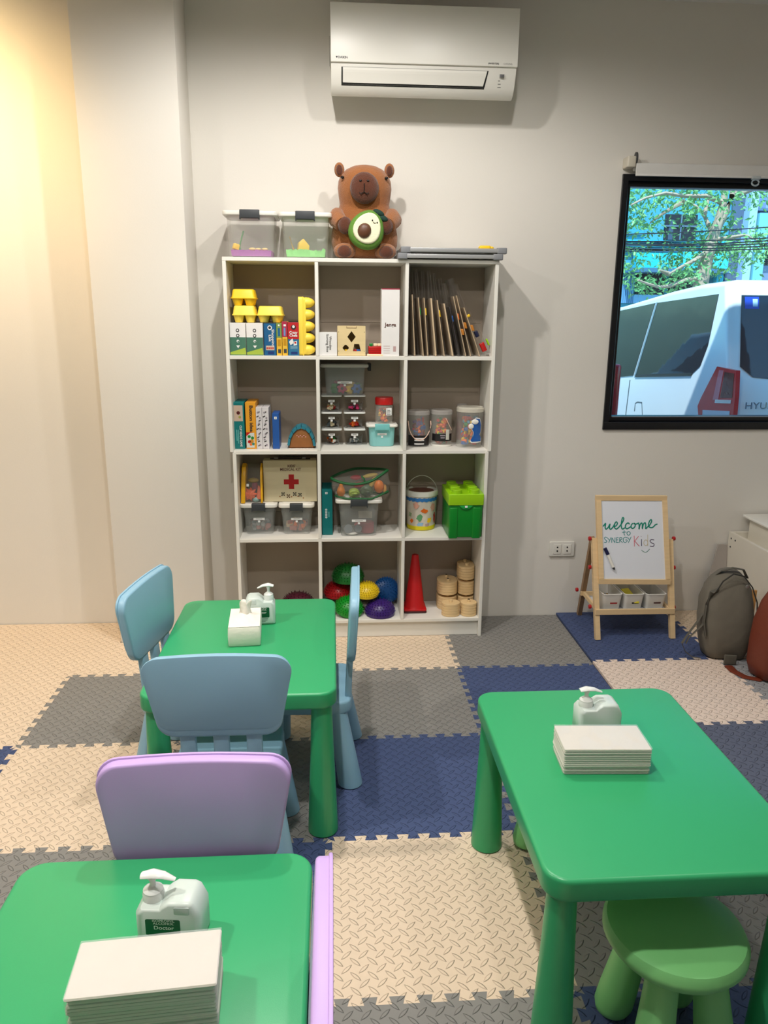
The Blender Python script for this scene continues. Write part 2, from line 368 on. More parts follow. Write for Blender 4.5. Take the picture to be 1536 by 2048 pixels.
# ------------------------------------------------------------------ tables, chairs, stools
tgreen=M('table_green',(52,164,106),rough=.33,var=.02,bump=.03,bs=500,spec=.45)
def make_table(label,loc):
    t=thing('child_table',label,'table',loc,0,'green plastic children\'s tables')
    g=G(); g.slab(-.282,.282,-.382,.382,.428,.48,r=.05,b=.009,n=8,e=4); g.build('tabletop',tgreen,t)
    for sx in (-1,1):
        for sy in (-1,1):
            g=G(); cx,cy=sx*.238,sy*.338
            g.lathe([(.040,0),(.0455,.004),(.0455,.01),(.040,.15),(.034,.30),(.030,.43)],cx,cy,n=28); g.build('leg',tgreen,t)
    return t
t1=make_table('green plastic children\'s table with blue chairs on three sides',(-.279,2.350,0))
t2=dup(t1,(.684,1.578,0),0,'green plastic children\'s table at right with green stools under it')
t3=dup(t1,(-.330,.930,0),0,'green plastic children\'s table nearest the camera, with purple chairs')
def make_chair(name,label,rgb,loc,rz):
    m=M('chair_plastic_'+name,rgb,rough=.42,var=.02,bump=.03,bs=500)
    c=thing('child_chair',label,'chair',loc,rz)
    g=G(); g.slab(-.150,.150,-.172,.115,.252,.30,r=.045,b=.01,n=6); g.build('seat',m,c)
    lean=lambda q:(q.x,q.y-(q.z-.3)*.06,q.z)
    P=[]                                            # rounded, downward tapering back plate
    def corner(cx,cz,r,a0,a1,n=7):
        for i in range(n+1):
            t=R(a0+(a1-a0)*i/n); P.append((cx+r*math.cos(t),cz+r*math.sin(t)))
    corner(.145,.622,.046,-8,88); 
    for i in range(1,6): x=.14-.28*i/6; P.append((x,.668+.006*(1-(x/.14)**2)))
    corner(-.145,.622,.046,92,188); corner(-.117,.486,.05,188,270); corner(.117,.486,.05,270,352)
    g=G(); g.prism(P,-.176,-.148,b=.007,e=3); g.map(lean); g.build('backrest',m,c)
    P=[(x*1.07,z+.012) for x,z in P]; P2=[(x*.945,.568+(z-.568)*.925) for x,z in P]
    g=G(); g.prism(P2,-.1768,-.170,b=.002,e=2); g.map(lean); g.build('back_panel',m,c)
    for x in (-.088,0,.088):
        g=G(); g.slab(x-.021,x+.021,-.170,-.150,.290,.47,r=.004,b=.002,n=2); g.map(lean); g.build('slat',m,c)
    for sx in (-1,1):
        for sy in (-1,1):
            g=G(); g.lathe([(.036,0),(.041,.004),(.041,.009),(.036,.12),(.029,.262)],sx*.150,(.100 if sy>0 else -.168),n=24,dx=-sx*.030,dy=(-.018 if sy>0 else .042)); g.build('leg',m,c)
    return c
blue=(140,182,205); purple=(196,166,224)
cb=make_chair('blue',"blue children's chair at the near end of the far table, back to camera",blue,(-.307,2.010,0),0)
cb2=dup(cb,(-.452,2.400,0),R(-101),"blue children's chair on the left side of the far table, turned slightly")
cb3=dup(cb,(-.115,2.400,0),R(90)-R(2),"blue children's chair on the right side of the far table")
cpu=make_chair('purple',"purple children's chair tucked in at the far end of the nearest table",purple,(-.279,1.172,0),0)
cpu.rotation_euler=(0,0,0)
cpu.rotation_euler.z=R(180); cpu.location=(-.283,1.168,0)
cp2=dup(cpu,(-.205,.900,0),R(90),"purple children's chair on the right side of the nearest table, seen edge on")
def make_stool(label,loc,rz):
    m=M('stool_green',(126,202,126),rough=.42,var=.02,bump=.03,bs=500)
    s=thing('child_stool',label,'stool',loc,rz)
    g=G(); g.lathe([(.0,.245),(.11,.245),(.135,.252),(.146,.268),(.146,.280),(.138,.294),(.120,.300),(.07,.297),(.0,.295)],n=44); g.build('seat',m,s)
    for a in range(4):
        t=R(90*a+45); x,y=.112*math.cos(t),.112*math.sin(t)
        g=G(); g.lathe([(.004,0),(.026,.003),(.037,.012),(.042,.028),(.041,.07),(.036,.16),(.032,.25)],x,y,n=24,dx=-x*.36,dy=-y*.36); g.build('leg',m,s)
    return s
st=make_stool('light green round stool at the near end of the right table',(.708,1.278,0),R(8))
dup(st,(.655,1.845,0),R(12),'light green round stool deep under the right table, mostly hidden')
# ------------------------------------------------------------------ things on the tables
hdpe=M('bottle_plastic',(214,226,220),rough=.35,var=.03,alpha=.86); pump=M('pump_plastic',(232,236,232),rough=.2,alpha=.9); lgreen=M('label_green',(4,84,48),rough=.4); pwhite=M('print_white',(240,240,236),rough=.5)
def bottle(label,loc,rz,s=1,full=True):
    b=thing('alcohol_bottle',label,'bottle',loc,rz,'alcohol pump bottles'); w,d=.062,.036
    # body: pump shoulder low at left, hand-grip hump at right
    P=[(-w,.004),(-w+.004,0),(w-.004,0),(w,.004),(w,.085),(w-.012,.118),(w-.022,.124),(.004,.124),(-.010,.112),(-.016,.104),(-w+.010,.104),(-w,.090)]
    P=[(x*s,z) for x,z in P]
    g=G(); g.prism(P,-d,d,b=.011,e=3); g.build('body',hdpe,b,smooth=45)
    gx=.028*s; g=G(); g.slab(gx-.015,gx+.015,.094,.116,0,.004,r=.004,b=.002); g.map(lambda q:(q.x,-d-q.z+.003,q.y)); g.build('grip_recess',M('grip_grey',(190,204,200),rough=.4),b)
    px=-.036*s
    g=G(); g.lathe([(.020,.102),(.0205,.118),(.019,.121),(.019,.127),(.012,.134),(.006,.138),(.0055,.150),(.009,.160),(.007,.166)],px,0,n=20); g.build('pump_collar',pump,b)
    sg=1 if full else -1
    g=G(); g.tube([(px-.020*sg,0,.164),(px,0,.170),(px+.022*sg,0,.167),(px+.044*sg,0,.156)],[.010,.013,.010,.005],n=12,flat=.55); g.build('pump_nozzle',pump,b)
    g=G(); g.slab(-.040,.026,.034,.080,0,.0012,r=.004,b=.0004); g.map(lambda q:(q.x*s-0.002,-d-q.z+.0002,q.y)); l=g.build('label',lgreen,b)
    text('lettering','ISOPROPYL\nALCOHOL',.0068,l,(-.007*s,-d-.0014,.0735),FRONT,pwhite,width=.042,sp=.8); text('lettering','Doctor',.0105,l,(-.007*s,-d-.0014,.0575),FRONT,pwhite,width=.038,bold=.01)
    for z,w2 in ((.027,.05),(.021,.044),(.015,.03)):
        g=G(); g.box(-w2/2-.007*s,w2/2-.007*s,-d-.0008,-d+.0002,z,z+.0016); g.build('lettering',lgreen,b,smooth=0)
    return b
bottle('alcohol pump bottle with green label behind the napkins on the nearest table',(-.283,1.115,.4805),R(-6)).scale=(.90,.9,.70)
bottle('alcohol pump bottle behind the napkin pack on the right table',(.680,1.735,.4805),R(180),s=-1,full=False).scale=(.90,.9,.70)
bottle('alcohol pump bottle beside the tissue pack on the far table',(-.262,2.510,.4805),R(4),s=-1,full=False).scale=(.86,.9,.80)
napk=M('napkin_paper',(214,208,196),rough=.9,var=.02,vs=40,bump=.1,bs=200); film=M('clear_film',(240,245,250),rough=.06,alpha=.2,spec=1,bump=.4,bs=14)
def napkins(label,loc,rz,w,d,h,seed):
    rnd=random.Random(seed); t=thing('napkin_pack',label,'napkins',loc,rz,'packs of paper napkins')
    n=16; dz=h/n; g=G()
    for i in range(n):
        a=len(g.v); k=rnd.uniform(-.0018,.0018); g.slab(-w/2-k,w/2+k,-d/2-k,d/2+k,i*dz+.0002,(i+1)*dz-.0006,r=.004,b=dz*.4,n=3,e=1)
        ph=rnd.uniform(0,6); am=.0012*min(i,n-1-i)/n*2
        g.map(lambda q:(q.x,q.y,q.z+am*math.sin(q.x*38+ph)),a)
    g.build('napkins',napk,t,stuff=True)
    g=G(); N=26; e=.0015
    def zt(x,y): return h+.0016+.0012*math.sin(x*70+seed)*math.sin(y*52)
    xs=[-w/2-e+(w+2*e)*i/N for i in range(N+1)]; ys=[-d/2-e+(d+2*e)*j/14 for j in range(15)]
    for y in ys: g.v+=[(x,y,zt(x,y)) for x in xs]
    for j in range(14):
        for i in range(N): b=j*(N+1)+i; g.face((b,b+1,b+N+2,b+N+1))
    b=len(g.v); pr=rrect(-w/2-e,w/2+e,-d/2-e,d/2+e,.004,3); g.loft([[(x+rnd.uniform(-.0006,.0006),y+rnd.uniform(-.0006,.0006),z) for x,y in pr] for z in [h*i/6+.001 for i in range(7)]],False,False)
    g.build('plastic_wrap',film,t,smooth=60,fix=False)
    return t
napkins('white napkin pack in clear plastic on the right table',(.640,1.590,.481),R(-3),.205,.108,.066,3)
napkins('large white napkin pack in clear plastic on the nearest table',(-.292,.970,.481),R(4),.215,.104,.082,5)
def tissue():
    t=thing('tissue_pack','crumpled soft tissue pack with a pulled-up sheet on the far table','tissues',(-.300,2.385,.481),R(4))
    paper=M('tissue_paper',(238,232,220),rough=.85,var=.03,vs=30,bump=.3,bs=70); rnd=random.Random(2)
    g=G(); w,d,h=.052,.085,.066; rings=[]
    for z,k in ((0,.97),(.004,1),(h*.5,1.02),(h-.006,1),(h,.96)): rings.append([(x*k,y*k,z) for x,y in rrect(-w,w,-d,d,.006,3)])
    g.loft(rings); g.build('pack',paper,t)
    g=G(); N=14
    for j in range(N+1):
        for i in range(N+1):
            x=-w*.97+2*w*.97*i/N; y=-d*.97+2*d*.97*j/N; r=math.hypot(x/w,y/d); z=h+.001+max(0,.9-r)*.016+.008*abs(math.sin(x*90+y*50))*max(0,1.05-r)
            g.v.append((x,y,z))
    for j in range(N):
        for i in range(N): b=j*(N+1)+i; g.face((b,b+1,b+N+2,b+N+1))
    g.build('crumpled_wrap',paper,t,smooth=25,fix=False)
    g=G(); rings=[]                                   # the sheet pulled up
    for j in range(6):
        k=j/5; ring=[]
        for i in range(13):
            a=i/12; x=-.024+.048*a; rr=.010+.004*k
            ring.append((x*(1-.35*k)+.005*k+.004*math.sin(a*9+j),.012*math.sin(a*7+1)*(1-.3*k),h+.006+.055*k+.006*k*math.sin(a*8)-.015*k*abs(a-.4)))
        rings.append(ring)
    g.loft(rings,False,False,False); o=g.build('tissue',paper,t,smooth=60,fix=False); md=o.modifiers.new('s','SOLIDIFY'); md.thickness=.0012
tissue()
# ------------------------------------------------------------------ things on the shelves
def span(u0,u1,v0,v1,zb,y=None,lim=(3.436,3.6)):
    """extent of a thing standing on a board at height zb, with its front plane"""
    um=(u0+u1)/2
    if y is None: y=min(max(atz(um,v1,zb).y,lim[0]),lim[1])
    vm=(v0+v1)/2
    return at(u0,vm,y).x,at(u1,vm,y).x,y,at(um,v0,y).z
card=M('card_white',(232,230,228),rough=.5,var=.02); ink2=M('print_dark',(40,36,34),rough=.6)
def C(name,rgb,**k): return M(name,rgb,**dict(dict(rough=.45,var=.04),**k))
red=C('plastic_red',(190,20,18),rough=.35); yel=C('plastic_yellow',(250,205,30),rough=.45); orange=C('plastic_orange',(235,110,25)); grn=C('plastic_green',(24,130,50)); blu=C('plastic_blue',(25,90,170)); pur=C('plastic_purple',(56,30,110),rough=.32); pnk=C('plastic_pink',(205,50,110)); teal=C('box_teal',(0,118,118)); whi=C('plastic_white',(236,234,226),rough=.35); dgr=C('plastic_dark_grey',(58,62,66)); wood=M('pale_wood',(222,190,140),rough=.55,var=.16,vs=9,stretch=(1,1,9)); brown=C('brown',(92,56,34)); lim=C('plastic_lime',(150,205,20),rough=.3); ltc=C('plastic_aqua',(140,208,208),rough=.35,alpha=.93)
clear=M('clear_plastic',(232,234,226),rough=.18,alpha=.22,spec=.6); clear2=M('smoky_plastic',(205,210,208),rough=.22,alpha=.30,spec=.6); foodfilm=M('food_film',(205,205,196),rough=.08,alpha=.13,spec=1,bump=.6,bs=40); bagfilm=M('bag_film',(196,190,182),rough=.10,alpha=.30,spec=1,bump=.6,bs=40)
LID=M('lid_translucent',(235,235,228),rough=.35,alpha=.8)
def carton(label,name,x0,x1,y0,y1,z0,z1,mat,cat='box',group=None,b=.0012,rz=0):
    t=thing(name,label,cat,((x0+x1)/2,(y0+y1)/2,z0),rz,group); g=G(); w,d=(x1-x0)/2,(y1-y0)/2
    g.slab(-w,w,-d,d,.0004,z1-z0,r=b,b=b,n=1,e=1); g.build('carton',mat,t); t['w']=w; t['d']=d; t['h']=z1-z0; return t
def patch(t,name,x0,x1,z0,z1,mat,off=.0005,y=None):
    """flat print on the front of a carton; x and z as fractions of its front"""
    w,d,h=t['w'],t['d'],t['h']; Y=-d-off
    g=G(); X0,X1=-w+2*w*x0,-w+2*w*x1; g.box(X0,X1,Y,Y+.0004+off*.5,h*z0,h*z1); return g.build(name,mat,t,smooth=0)
def poly(t,name,pts,mat,off=.0008):
    w,d,h=t['w'],t['d'],t['h']; g=G(); g.prism([(-w+2*w*x,h*z) for x,z in pts],-d-off,-d-off*.3); return g.build(name,mat,t,smooth=0)
def disc(t,name,x,z,r,mat,off=.0009):
    w,d,h=t['w'],t['d'],t['h']; g=G(); g.prism([(-w+2*w*x+r*math.cos(2*pi*i/14),h*z+r*math.sin(2*pi*i/14)) for i in range(14)],-d-off,-d-off*.3); return g.build(name,mat,t,smooth=0)
def tx(t,s,x,z,h,mat,rot=FRONT,width=None,bold=0,off=.0012):
    return text('lettering',s,h,t,(-t['w']+2*t['w']*x,-t['d']-off,t['h']*z),rot,mat,width=width,bold=bold,sp=.85)
lab=C('sticker',(240,240,238)); 
def chunks(name,label,box,mats,n,size,seed,cat='toy pieces',taper=0):
    """many small loose pieces heaped in a container: uncountable, one object"""
    rnd=random.Random(seed); x0,x1,y0,y1,z0,z1=box; g=G()
    for i in range(n):
        g.k=rnd.randrange(len(mats)); s=size*rnd.uniform(.7,1.25); z=z0+s*.5+(z1-z0-s)*rnd.random()**1.3; tp=taper*(1-(z-z0)/(z1-z0))
        c=Vector((rnd.uniform(x0+s*.6+tp,x1-s*.6-tp),rnd.uniform(y0+s*.6+tp,y1-s*.6-tp),z)); a=len(g.v); k=rnd.random()
        if k<.4: g.slab(-s*.5,s*.5,-s*.35,s*.35,-s*.3,s*.3,r=s*.08,b=s*.06,n=1,e=1)
        elif k<.75: g.ell((0,0,0),(s*.45,s*.45,s*.4),8,5)
        else: g.lathe([(s*.28,-s*.5),(s*.28,s*.5)],n=8)
        q=Matrix.Rotation(rnd.uniform(0,6.3),3,'Z')@Matrix.Rotation(rnd.uniform(-.8,.8),3,'X'); g.map(lambda p:q@p+c,a)
    o=g.build(name,mats); tag(o,label,cat,kind='stuff'); return o
# --- clip-lid storage boxes
def tub(name,label,lx0,lx1,bx0,bx1,y0,y1,z0,z1,lidm,clipm,bodym,group,taper=.10,lidh=.018,clipw=.36,side_clip=False,ribs=True,sticker=.38,rimonly=False):
    xc=(lx0+lx1)/2; t=thing(name,label,'storage box',(xc,(y0+y1)/2,z0),0,group); h=z1-z0; D=(y1-y0)/2; lw=(lx1-lx0)/2; bw=(bx1-bx0)/2
    g=G(); rg=[]
    def ring(w,d,z,rib):
        P=rrect(-w,w,-d,d,.022,3); Q=[]
        for i,(x,y) in enumerate(P):
            Q.append((x,y,z)); x2,y2=P[(i+1)%len(P)]
            if math.hypot(x2-x,y2-y)>.05:
                n=26
                for j in range(1,n):
                    a=j/n; nx,ny=(y2-y),-(x2-x); L=math.hypot(nx,ny); o=(rib if j%2 else 0)
                    Q.append((x+(x2-x)*a+nx/L*o,y+(y2-y)*a+ny/L*o,z))
        return Q
    k=1-taper; hb=h-lidh*.6
    for z,s,rb in ((.001,k*.97,0),(.004,k,0),(hb*.62,k+(1-k)*.62,0),(hb*.66,k+(1-k)*.66,.0016 if ribs else 0),(hb*.97,.99,.0016 if ribs else 0),(hb,1,0)): rg.append(ring(bw*s,(D-.012)*s,z,rb))
    g.loft(rg,True,False); b=g.build('body',bodym,t,smooth=50)
    if rimonly:
        g=G(); g.slab(-lw,lw,-D,D,h-.006,h,r=.012,b=.002,n=4); g.build('lid',lidm,t)
    else:
        g=G(); g.slab(-lw,lw,-D,D,h-lidh,h,r=.022,b=.004,n=5); g.slab(-lw*.8,lw*.8,-D*.8,D*.8,h-.001,h+.0015,r=.02,b=.001,n=4,e=1); g.build('lid',lidm,t)
    if clipm:
        if side_clip:
            g=G(); g.slab(lw-.004,lw+.010,-.04,.04,h-lidh-.016,h+.004,r=.003,b=.002,n=2); g.build('clip',clipm,t)
        else:
            c=lw*clipw; g=G(); g.slab(-c,c,-D-.008,-D+.02,h-lidh-.012,h+.004,r=.004,b=.003,n=3); g.slab(-c*1.02,-c*.9,-D-.009,-D+.004,h-lidh-.018,h-lidh,r=.002,b=.001,n=1); g.slab(c*.9,c*1.02,-D-.009,-D+.004,h-lidh-.018,h-lidh,r=.002,b=.001,n=1); g.build('clip',clipm,t)
    if sticker:
        zz=h*sticker; yy=-(D-.012)*(k+(1-k)*sticker)-.0022; w=bw*.36
        g=G(); g.box(-w,w,yy-.0006,yy+.003,zz,zz+.010); l=g.build('sticker',lab,t,smooth=0); g=G(); g.box(-w*.55,w*.55,yy-.0012,yy-.0006,zz+.004,zz+.006); g.build('lettering',greyink,l,smooth=0)
        g=G(); g.box(-.005,.005,yy-.0006,yy+.003,zz-.012,zz-.003); g.build('sticker',lab,t,smooth=0)
    return t
YB=3.655
def tubpx(name,label,lu0,lu1,bu0,bu1,v0,v1,zb,lidm,clipm,bodym,group,y0=None,dep=.19,**k):
    a,b,y,z1=span(lu0,lu1,v0,v1,zb,y0); c,d,_,_=span(bu0,bu1,v0,v1,zb,y); return tub(name,label,a,b,c,d,y,min(y+dep,3.668),zb,z1,lidm,clipm,bodym,group,**k),(a,b,y,z1,min(y+dep,3.668))
ZT=1.7704
# top of the shelf
sp='sandbox tubs on top of the shelf'
_,e1=tubpx('storage_tub','clear tub of purple play sand with a green tool, on the shelf top',445,555,452,548,421,511,ZT,whi,dgr,clear,sp,y0=3.44,dep=.215,sticker=0,taper=.06)
_,e2=tubpx('storage_tub','clear tub of green play sand with a yellow shape, on the shelf top',557,664,564,658,424,511,ZT,whi,dgr,clear,sp,y0=3.44,dep=.215,sticker=0,taper=.06)
def sand(label,e,mat,hh,lump,seed):
    x0,x1,y0,_,y1=e; rnd=random.Random(seed); w=(x1-x0)*.373; d=(y1-y0)*.395; g=G(); N=16
    zt=[[hh+lump*(math.sin(i*1.9+seed)*math.cos(j*1.7)+rnd.uniform(-.7,.7)) for i in range(N+1)] for j in range(N+1)]
    for j in range(N+1): g.v+=[(-w+2*w*i/N,-d+2*d*j/N,zt[j][i]) for i in range(N+1)]
    for j in range(N):
        for i in range(N): b=j*(N+1)+i; g.face((b,b+1,b+N+2,b+N+1))
    ed=[i for i in range(N+1)]+[j*(N+1)+N for j in range(1,N+1)]+[N*(N+1)+i for i in range(N-1,-1,-1)]+[j*(N+1) for j in range(N-1,0,-1)]
    b=len(g.v); g.v+=[(g.v[i][0]*.96,g.v[i][1]*.96,0) for i in ed]; n=len(ed)
    for i in range(n): g.face((ed[i],ed[(i+1)%n],b+(i+1)%n,b+i))
    g.face(range(b,b+n)); o=g.build('play_sand',mat,loc=((x0+x1)/2,(y0+y1)/2,ZT+.006),smooth=70); tag(o,label,'sand',kind='stuff')
sand('purple kinetic sand lying flat in the left tub',e1,M('sand_purple',(176,92,180),rough=.95,var=.12,vs=90,bump=.5,bs=400),.024,.002,1)
sand('lumpy green kinetic sand in the second tub',e2,M('sand_green',(140,222,128),rough=.95,var=.12,vs=90,bump=.5,bs=400),.026,.007,4)
def sandtools():
    mg=C('tool_green',(70,150,80)); x=at(483,480,3.52).x; g=G()
    g.tube([(0,0,.0),(.008,0,.03),(.022,0,.075)],[.010,.006,.008],n=8,flat=.5); g.ell((-.006,0,.0),(.016,.010,.012)); tag(g.build('sand_scoop',mg,loc=(x-.01,3.50,ZT+.036)),'green plastic scoop leaning in the purple sand','toy scoop')
    g=G(); g.slab(-.013,.013,-.012,.012,0,.024,r=.004,b=.003,n=2); tag(g.build('sand_mould',yel,loc=(at(470,495,3.48).x,3.49,ZT+.034),rot=(0,.3,.4)),'small yellow mould lying on the purple sand','toy mould')
    sand2=C('mould_beige',(236,210,140))
    for u,s in ((505,.012),(517,.010),(530,.011)):
        g=G(); g.ell((0,0,0),(s*1.3,s,s*.6)); tag(g.build('sand_mould',sand2,loc=(at(u,500,3.5).x,3.49,ZT+.036)),'small beige shape at %s of the purple sand'%{505:'the middle',517:'the right of the middle',530:'the far right'}[u],'toy mould')
    g=G(); P=[(-.024,0),(.024,0),(.026,.018),(.0,.046),(-.02,.030)]; g.prism(P,-.014,.014,b=.003); tag(g.build('sand_mould',yel,loc=(at(606,495,3.49).x,3.495,ZT+.036),rot=(0,0,.3)),'yellow faceted shape standing in the green sand','toy mould')
    g=G(); g.tube([(0,0,0),(-.01,0,.03),(-.018,0,.06)],[.008,.005,.006],n=8,flat=.5); tag(g.build('sand_scoop',C('tool_ochre',(200,160,60)),loc=(at(588,495,3.55).x,3.55,ZT+.036)),'ochre scoop handle rising from the green sand','toy scoop')
sandtools()
def plush():
    c=at(729,512,3.54); t=thing('plush_capybara','brown plush capybara hugging a plush avocado on the shelf top','plush toy',(c.x,3.55,ZT))
    fur=M('fur_brown',(160,98,48),rough=.95,var=.16,vs=35,bump=.9,bs=260,sheen=.4); fd=M('fur_dark',(92,46,24),rough=.95,var=.15,vs=35,bump=.9,bs=260,sheen=.4)
    prof=[(.02,0),(.10,.004),(.134,.028),(.146,.065),(.147,.10),(.140,.14),(.127,.18),(.114,.212),(.108,.232),(.113,.262),(.117,.295),(.114,.325),(.102,.352),(.080,.372),(.05,.386),(.02,.391),(.0,.392)]
    g=G(); g.lathe(prof,n=36,sy=.62); g.map(lambda q:(q.x,q.y*(1.0 if q.z<.22 else 1.12)-(.012 if q.z>.24 else 0),q.z)); g.build('body',fur,t,smooth=80)
    g=G(); g.ell((-.004,-.088,.288),(.062,.034,.064),22,14); g.build('muzzle',fd,t,smooth=80)
    g=G()
    g.tube([(-.006,-.124,.302),(-.006,-.1245,.285),(-.007,-.123,.272)],.0018,n=6); g.tube([(-.026,-.119,.266),(-.019,-.122,.259),(-.007,-.1235,.268),(.006,-.122,.259),(.013,-.119,.266)],.0018,n=6)
    g.ell((-.022,-.121,.312),(.006,.003,.004),8,5); g.ell((.010,-.121,.312),(.006,.003,.004),8,5); g.build('embroidery',C('thread_black',(20,12,10)),t)
    for sx in (-1,1):
        g=G(); g.ell((sx*.108-.002,-.03,.368),(.022,.016,.030),14,10); e=g.build('ear',fur,t,smooth=80); g=G(); g.ell((sx*.108-.002,-.042,.366),(.014,.008,.021),12,8); g.build('inner_ear',fd,e,smooth=80)
        g=G(); g.ell((sx*.094-.003,-.066,.332),(.008,.006,.0065),10,6); g.build('eye',C('eye_black',(18,14,12),rough=.15),t)
        g=G(); g.tube([(sx*.118,-.02,.185),(sx*.122,-.062,.165),(sx*.100,-.092,.140)],[.034,.038,.033],n=14); a=g.build('arm',fur,t,smooth=80)
        g=G(); g.ell((sx*.088,-.104,.135),(.030,.022,.036),14,10); g.build('paw',fd,a,smooth=80)
        g=G(); g.ell((sx*.088,-.062,.034),(.050,.050,.034),16,10); f=g.build('foot',fur,t,smooth=80); g=G(); g.ell((sx*.090,-.098,.030),(.032,.016,.026),14,8); g.build('sole',fd,f,smooth=80)
    av=C('avocado_green',(96,140,54),rough=.9,bump=.5); cr=C('avocado_cream',(240,238,205),rough=.9,bump=.4); le=C('leaf_dark',(28,60,50),rough=.9)
    def egg(w,h,n=28): return [((w*(1-.16*math.sin(a)))*math.cos(a),h*math.sin(a)) for a in [2*pi*i/n for i in range(n)]]
    rot=Matrix.Rotation(R(24),3,'Y'); C0=Vector((.006,-.112,.118))
    def put(g,nm,m,par,s=0): g.map(lambda q:rot@Vector(q)+C0); return g.build(nm,m,par,smooth=70)
    g=G(); g.prism(egg(.076,.082),-.028,.03,b=.024,e=4); A=put(g,'avocado',av,t)
    g=G(); g.prism([(x,z+.004) for x,z in egg(.058,.064)],-.036,-.02,b=.008,e=3); put(g,'avocado_flesh',cr,A)
    g=G(); g.ell((-.008,-.036,-.012),(.029,.016,.031),18,10); put(g,'avocado_pit',brown,A)
    g=G(); g.ell((.018,-.012,.082),(.026,.010,.012),10,6); g.ell((.044,-.010,.070),(.022,.009,.012),10,6); put(g,'leaf',le,A)
    g=G(); g.ell((.006,-.0375,.040),(.003,.0016,.0035),8,5); g.ell((.028,-.0375,.040),(.003,.0016,.0035),8,5); g.tube([(.011,-.0375,.036),(.017,-.0378,.033),(.023,-.0375,.036)],.0011,n=6); put(g,'embroidery',C('thread_black',(20,12,10)),A)
plush()
def boards():
    sil=M('aluminium',(190,192,194),rough=.35,metal=.6,var=.03); cap=C('cap_grey',(132,134,138))
    for (u0,u1,z,y,lb) in ((796,1007,ZT,3.412,'small whiteboard lying flat on the shelf top, bottom of two'),(802,1014,ZT+.0255,3.412,'small whiteboard lying flat on another whiteboard, top of two')):
        x0=at(u0,505,y).x; x1=at(u1,505,y).x; w=(x1-x0)/2; d=.115; t=thing('whiteboard',lb,'whiteboard',((x0+x1)/2,y+d,z),0,'whiteboards on the shelf top')
        g=G(); g.slab(-w+.004,w-.004,-d+.004,d-.004,.0135,.0185,r=.002,b=.001,n=1); g.build('panel',whi,t)
        for a in ((-w+.03,w-.03,-d,-d+.016),(-w+.03,w-.03,d-.016,d),(-w,-w+.016,-d+.03,d-.03),(w-.016,w,-d+.03,d-.03)):
            g=G(); g.slab(a[0],a[1],a[2],a[3],.004,.021,r=.002,b=.0015,n=1); g.build('frame_rail',sil,t)
        for sx in (-1,1):
            for sy in (-1,1):
                g=G(); c=.042; g.slab(min(sx*w,sx*(w-c))-.0008,max(sx*w,sx*(w-c))+.0008,min(sy*d,sy*(d-.03))-.0008,max(sy*d,sy*(d-.03))+.0008,0,.0248,r=.006,b=.003,n=3); g.build('corner_cap',cap,t)
    g=G(); g.slab(-.025,.025,-.02,.02,0,.016,r=.008,b=.006,n=4); g.ell((.03,0,.007),(.012,.01,.007)); tag(g.build('board_eraser',yel,loc=(at(970,492,3.46).x,3.47,ZT+.0465)),'small yellow piece lying on the top whiteboard','toy')
boards()
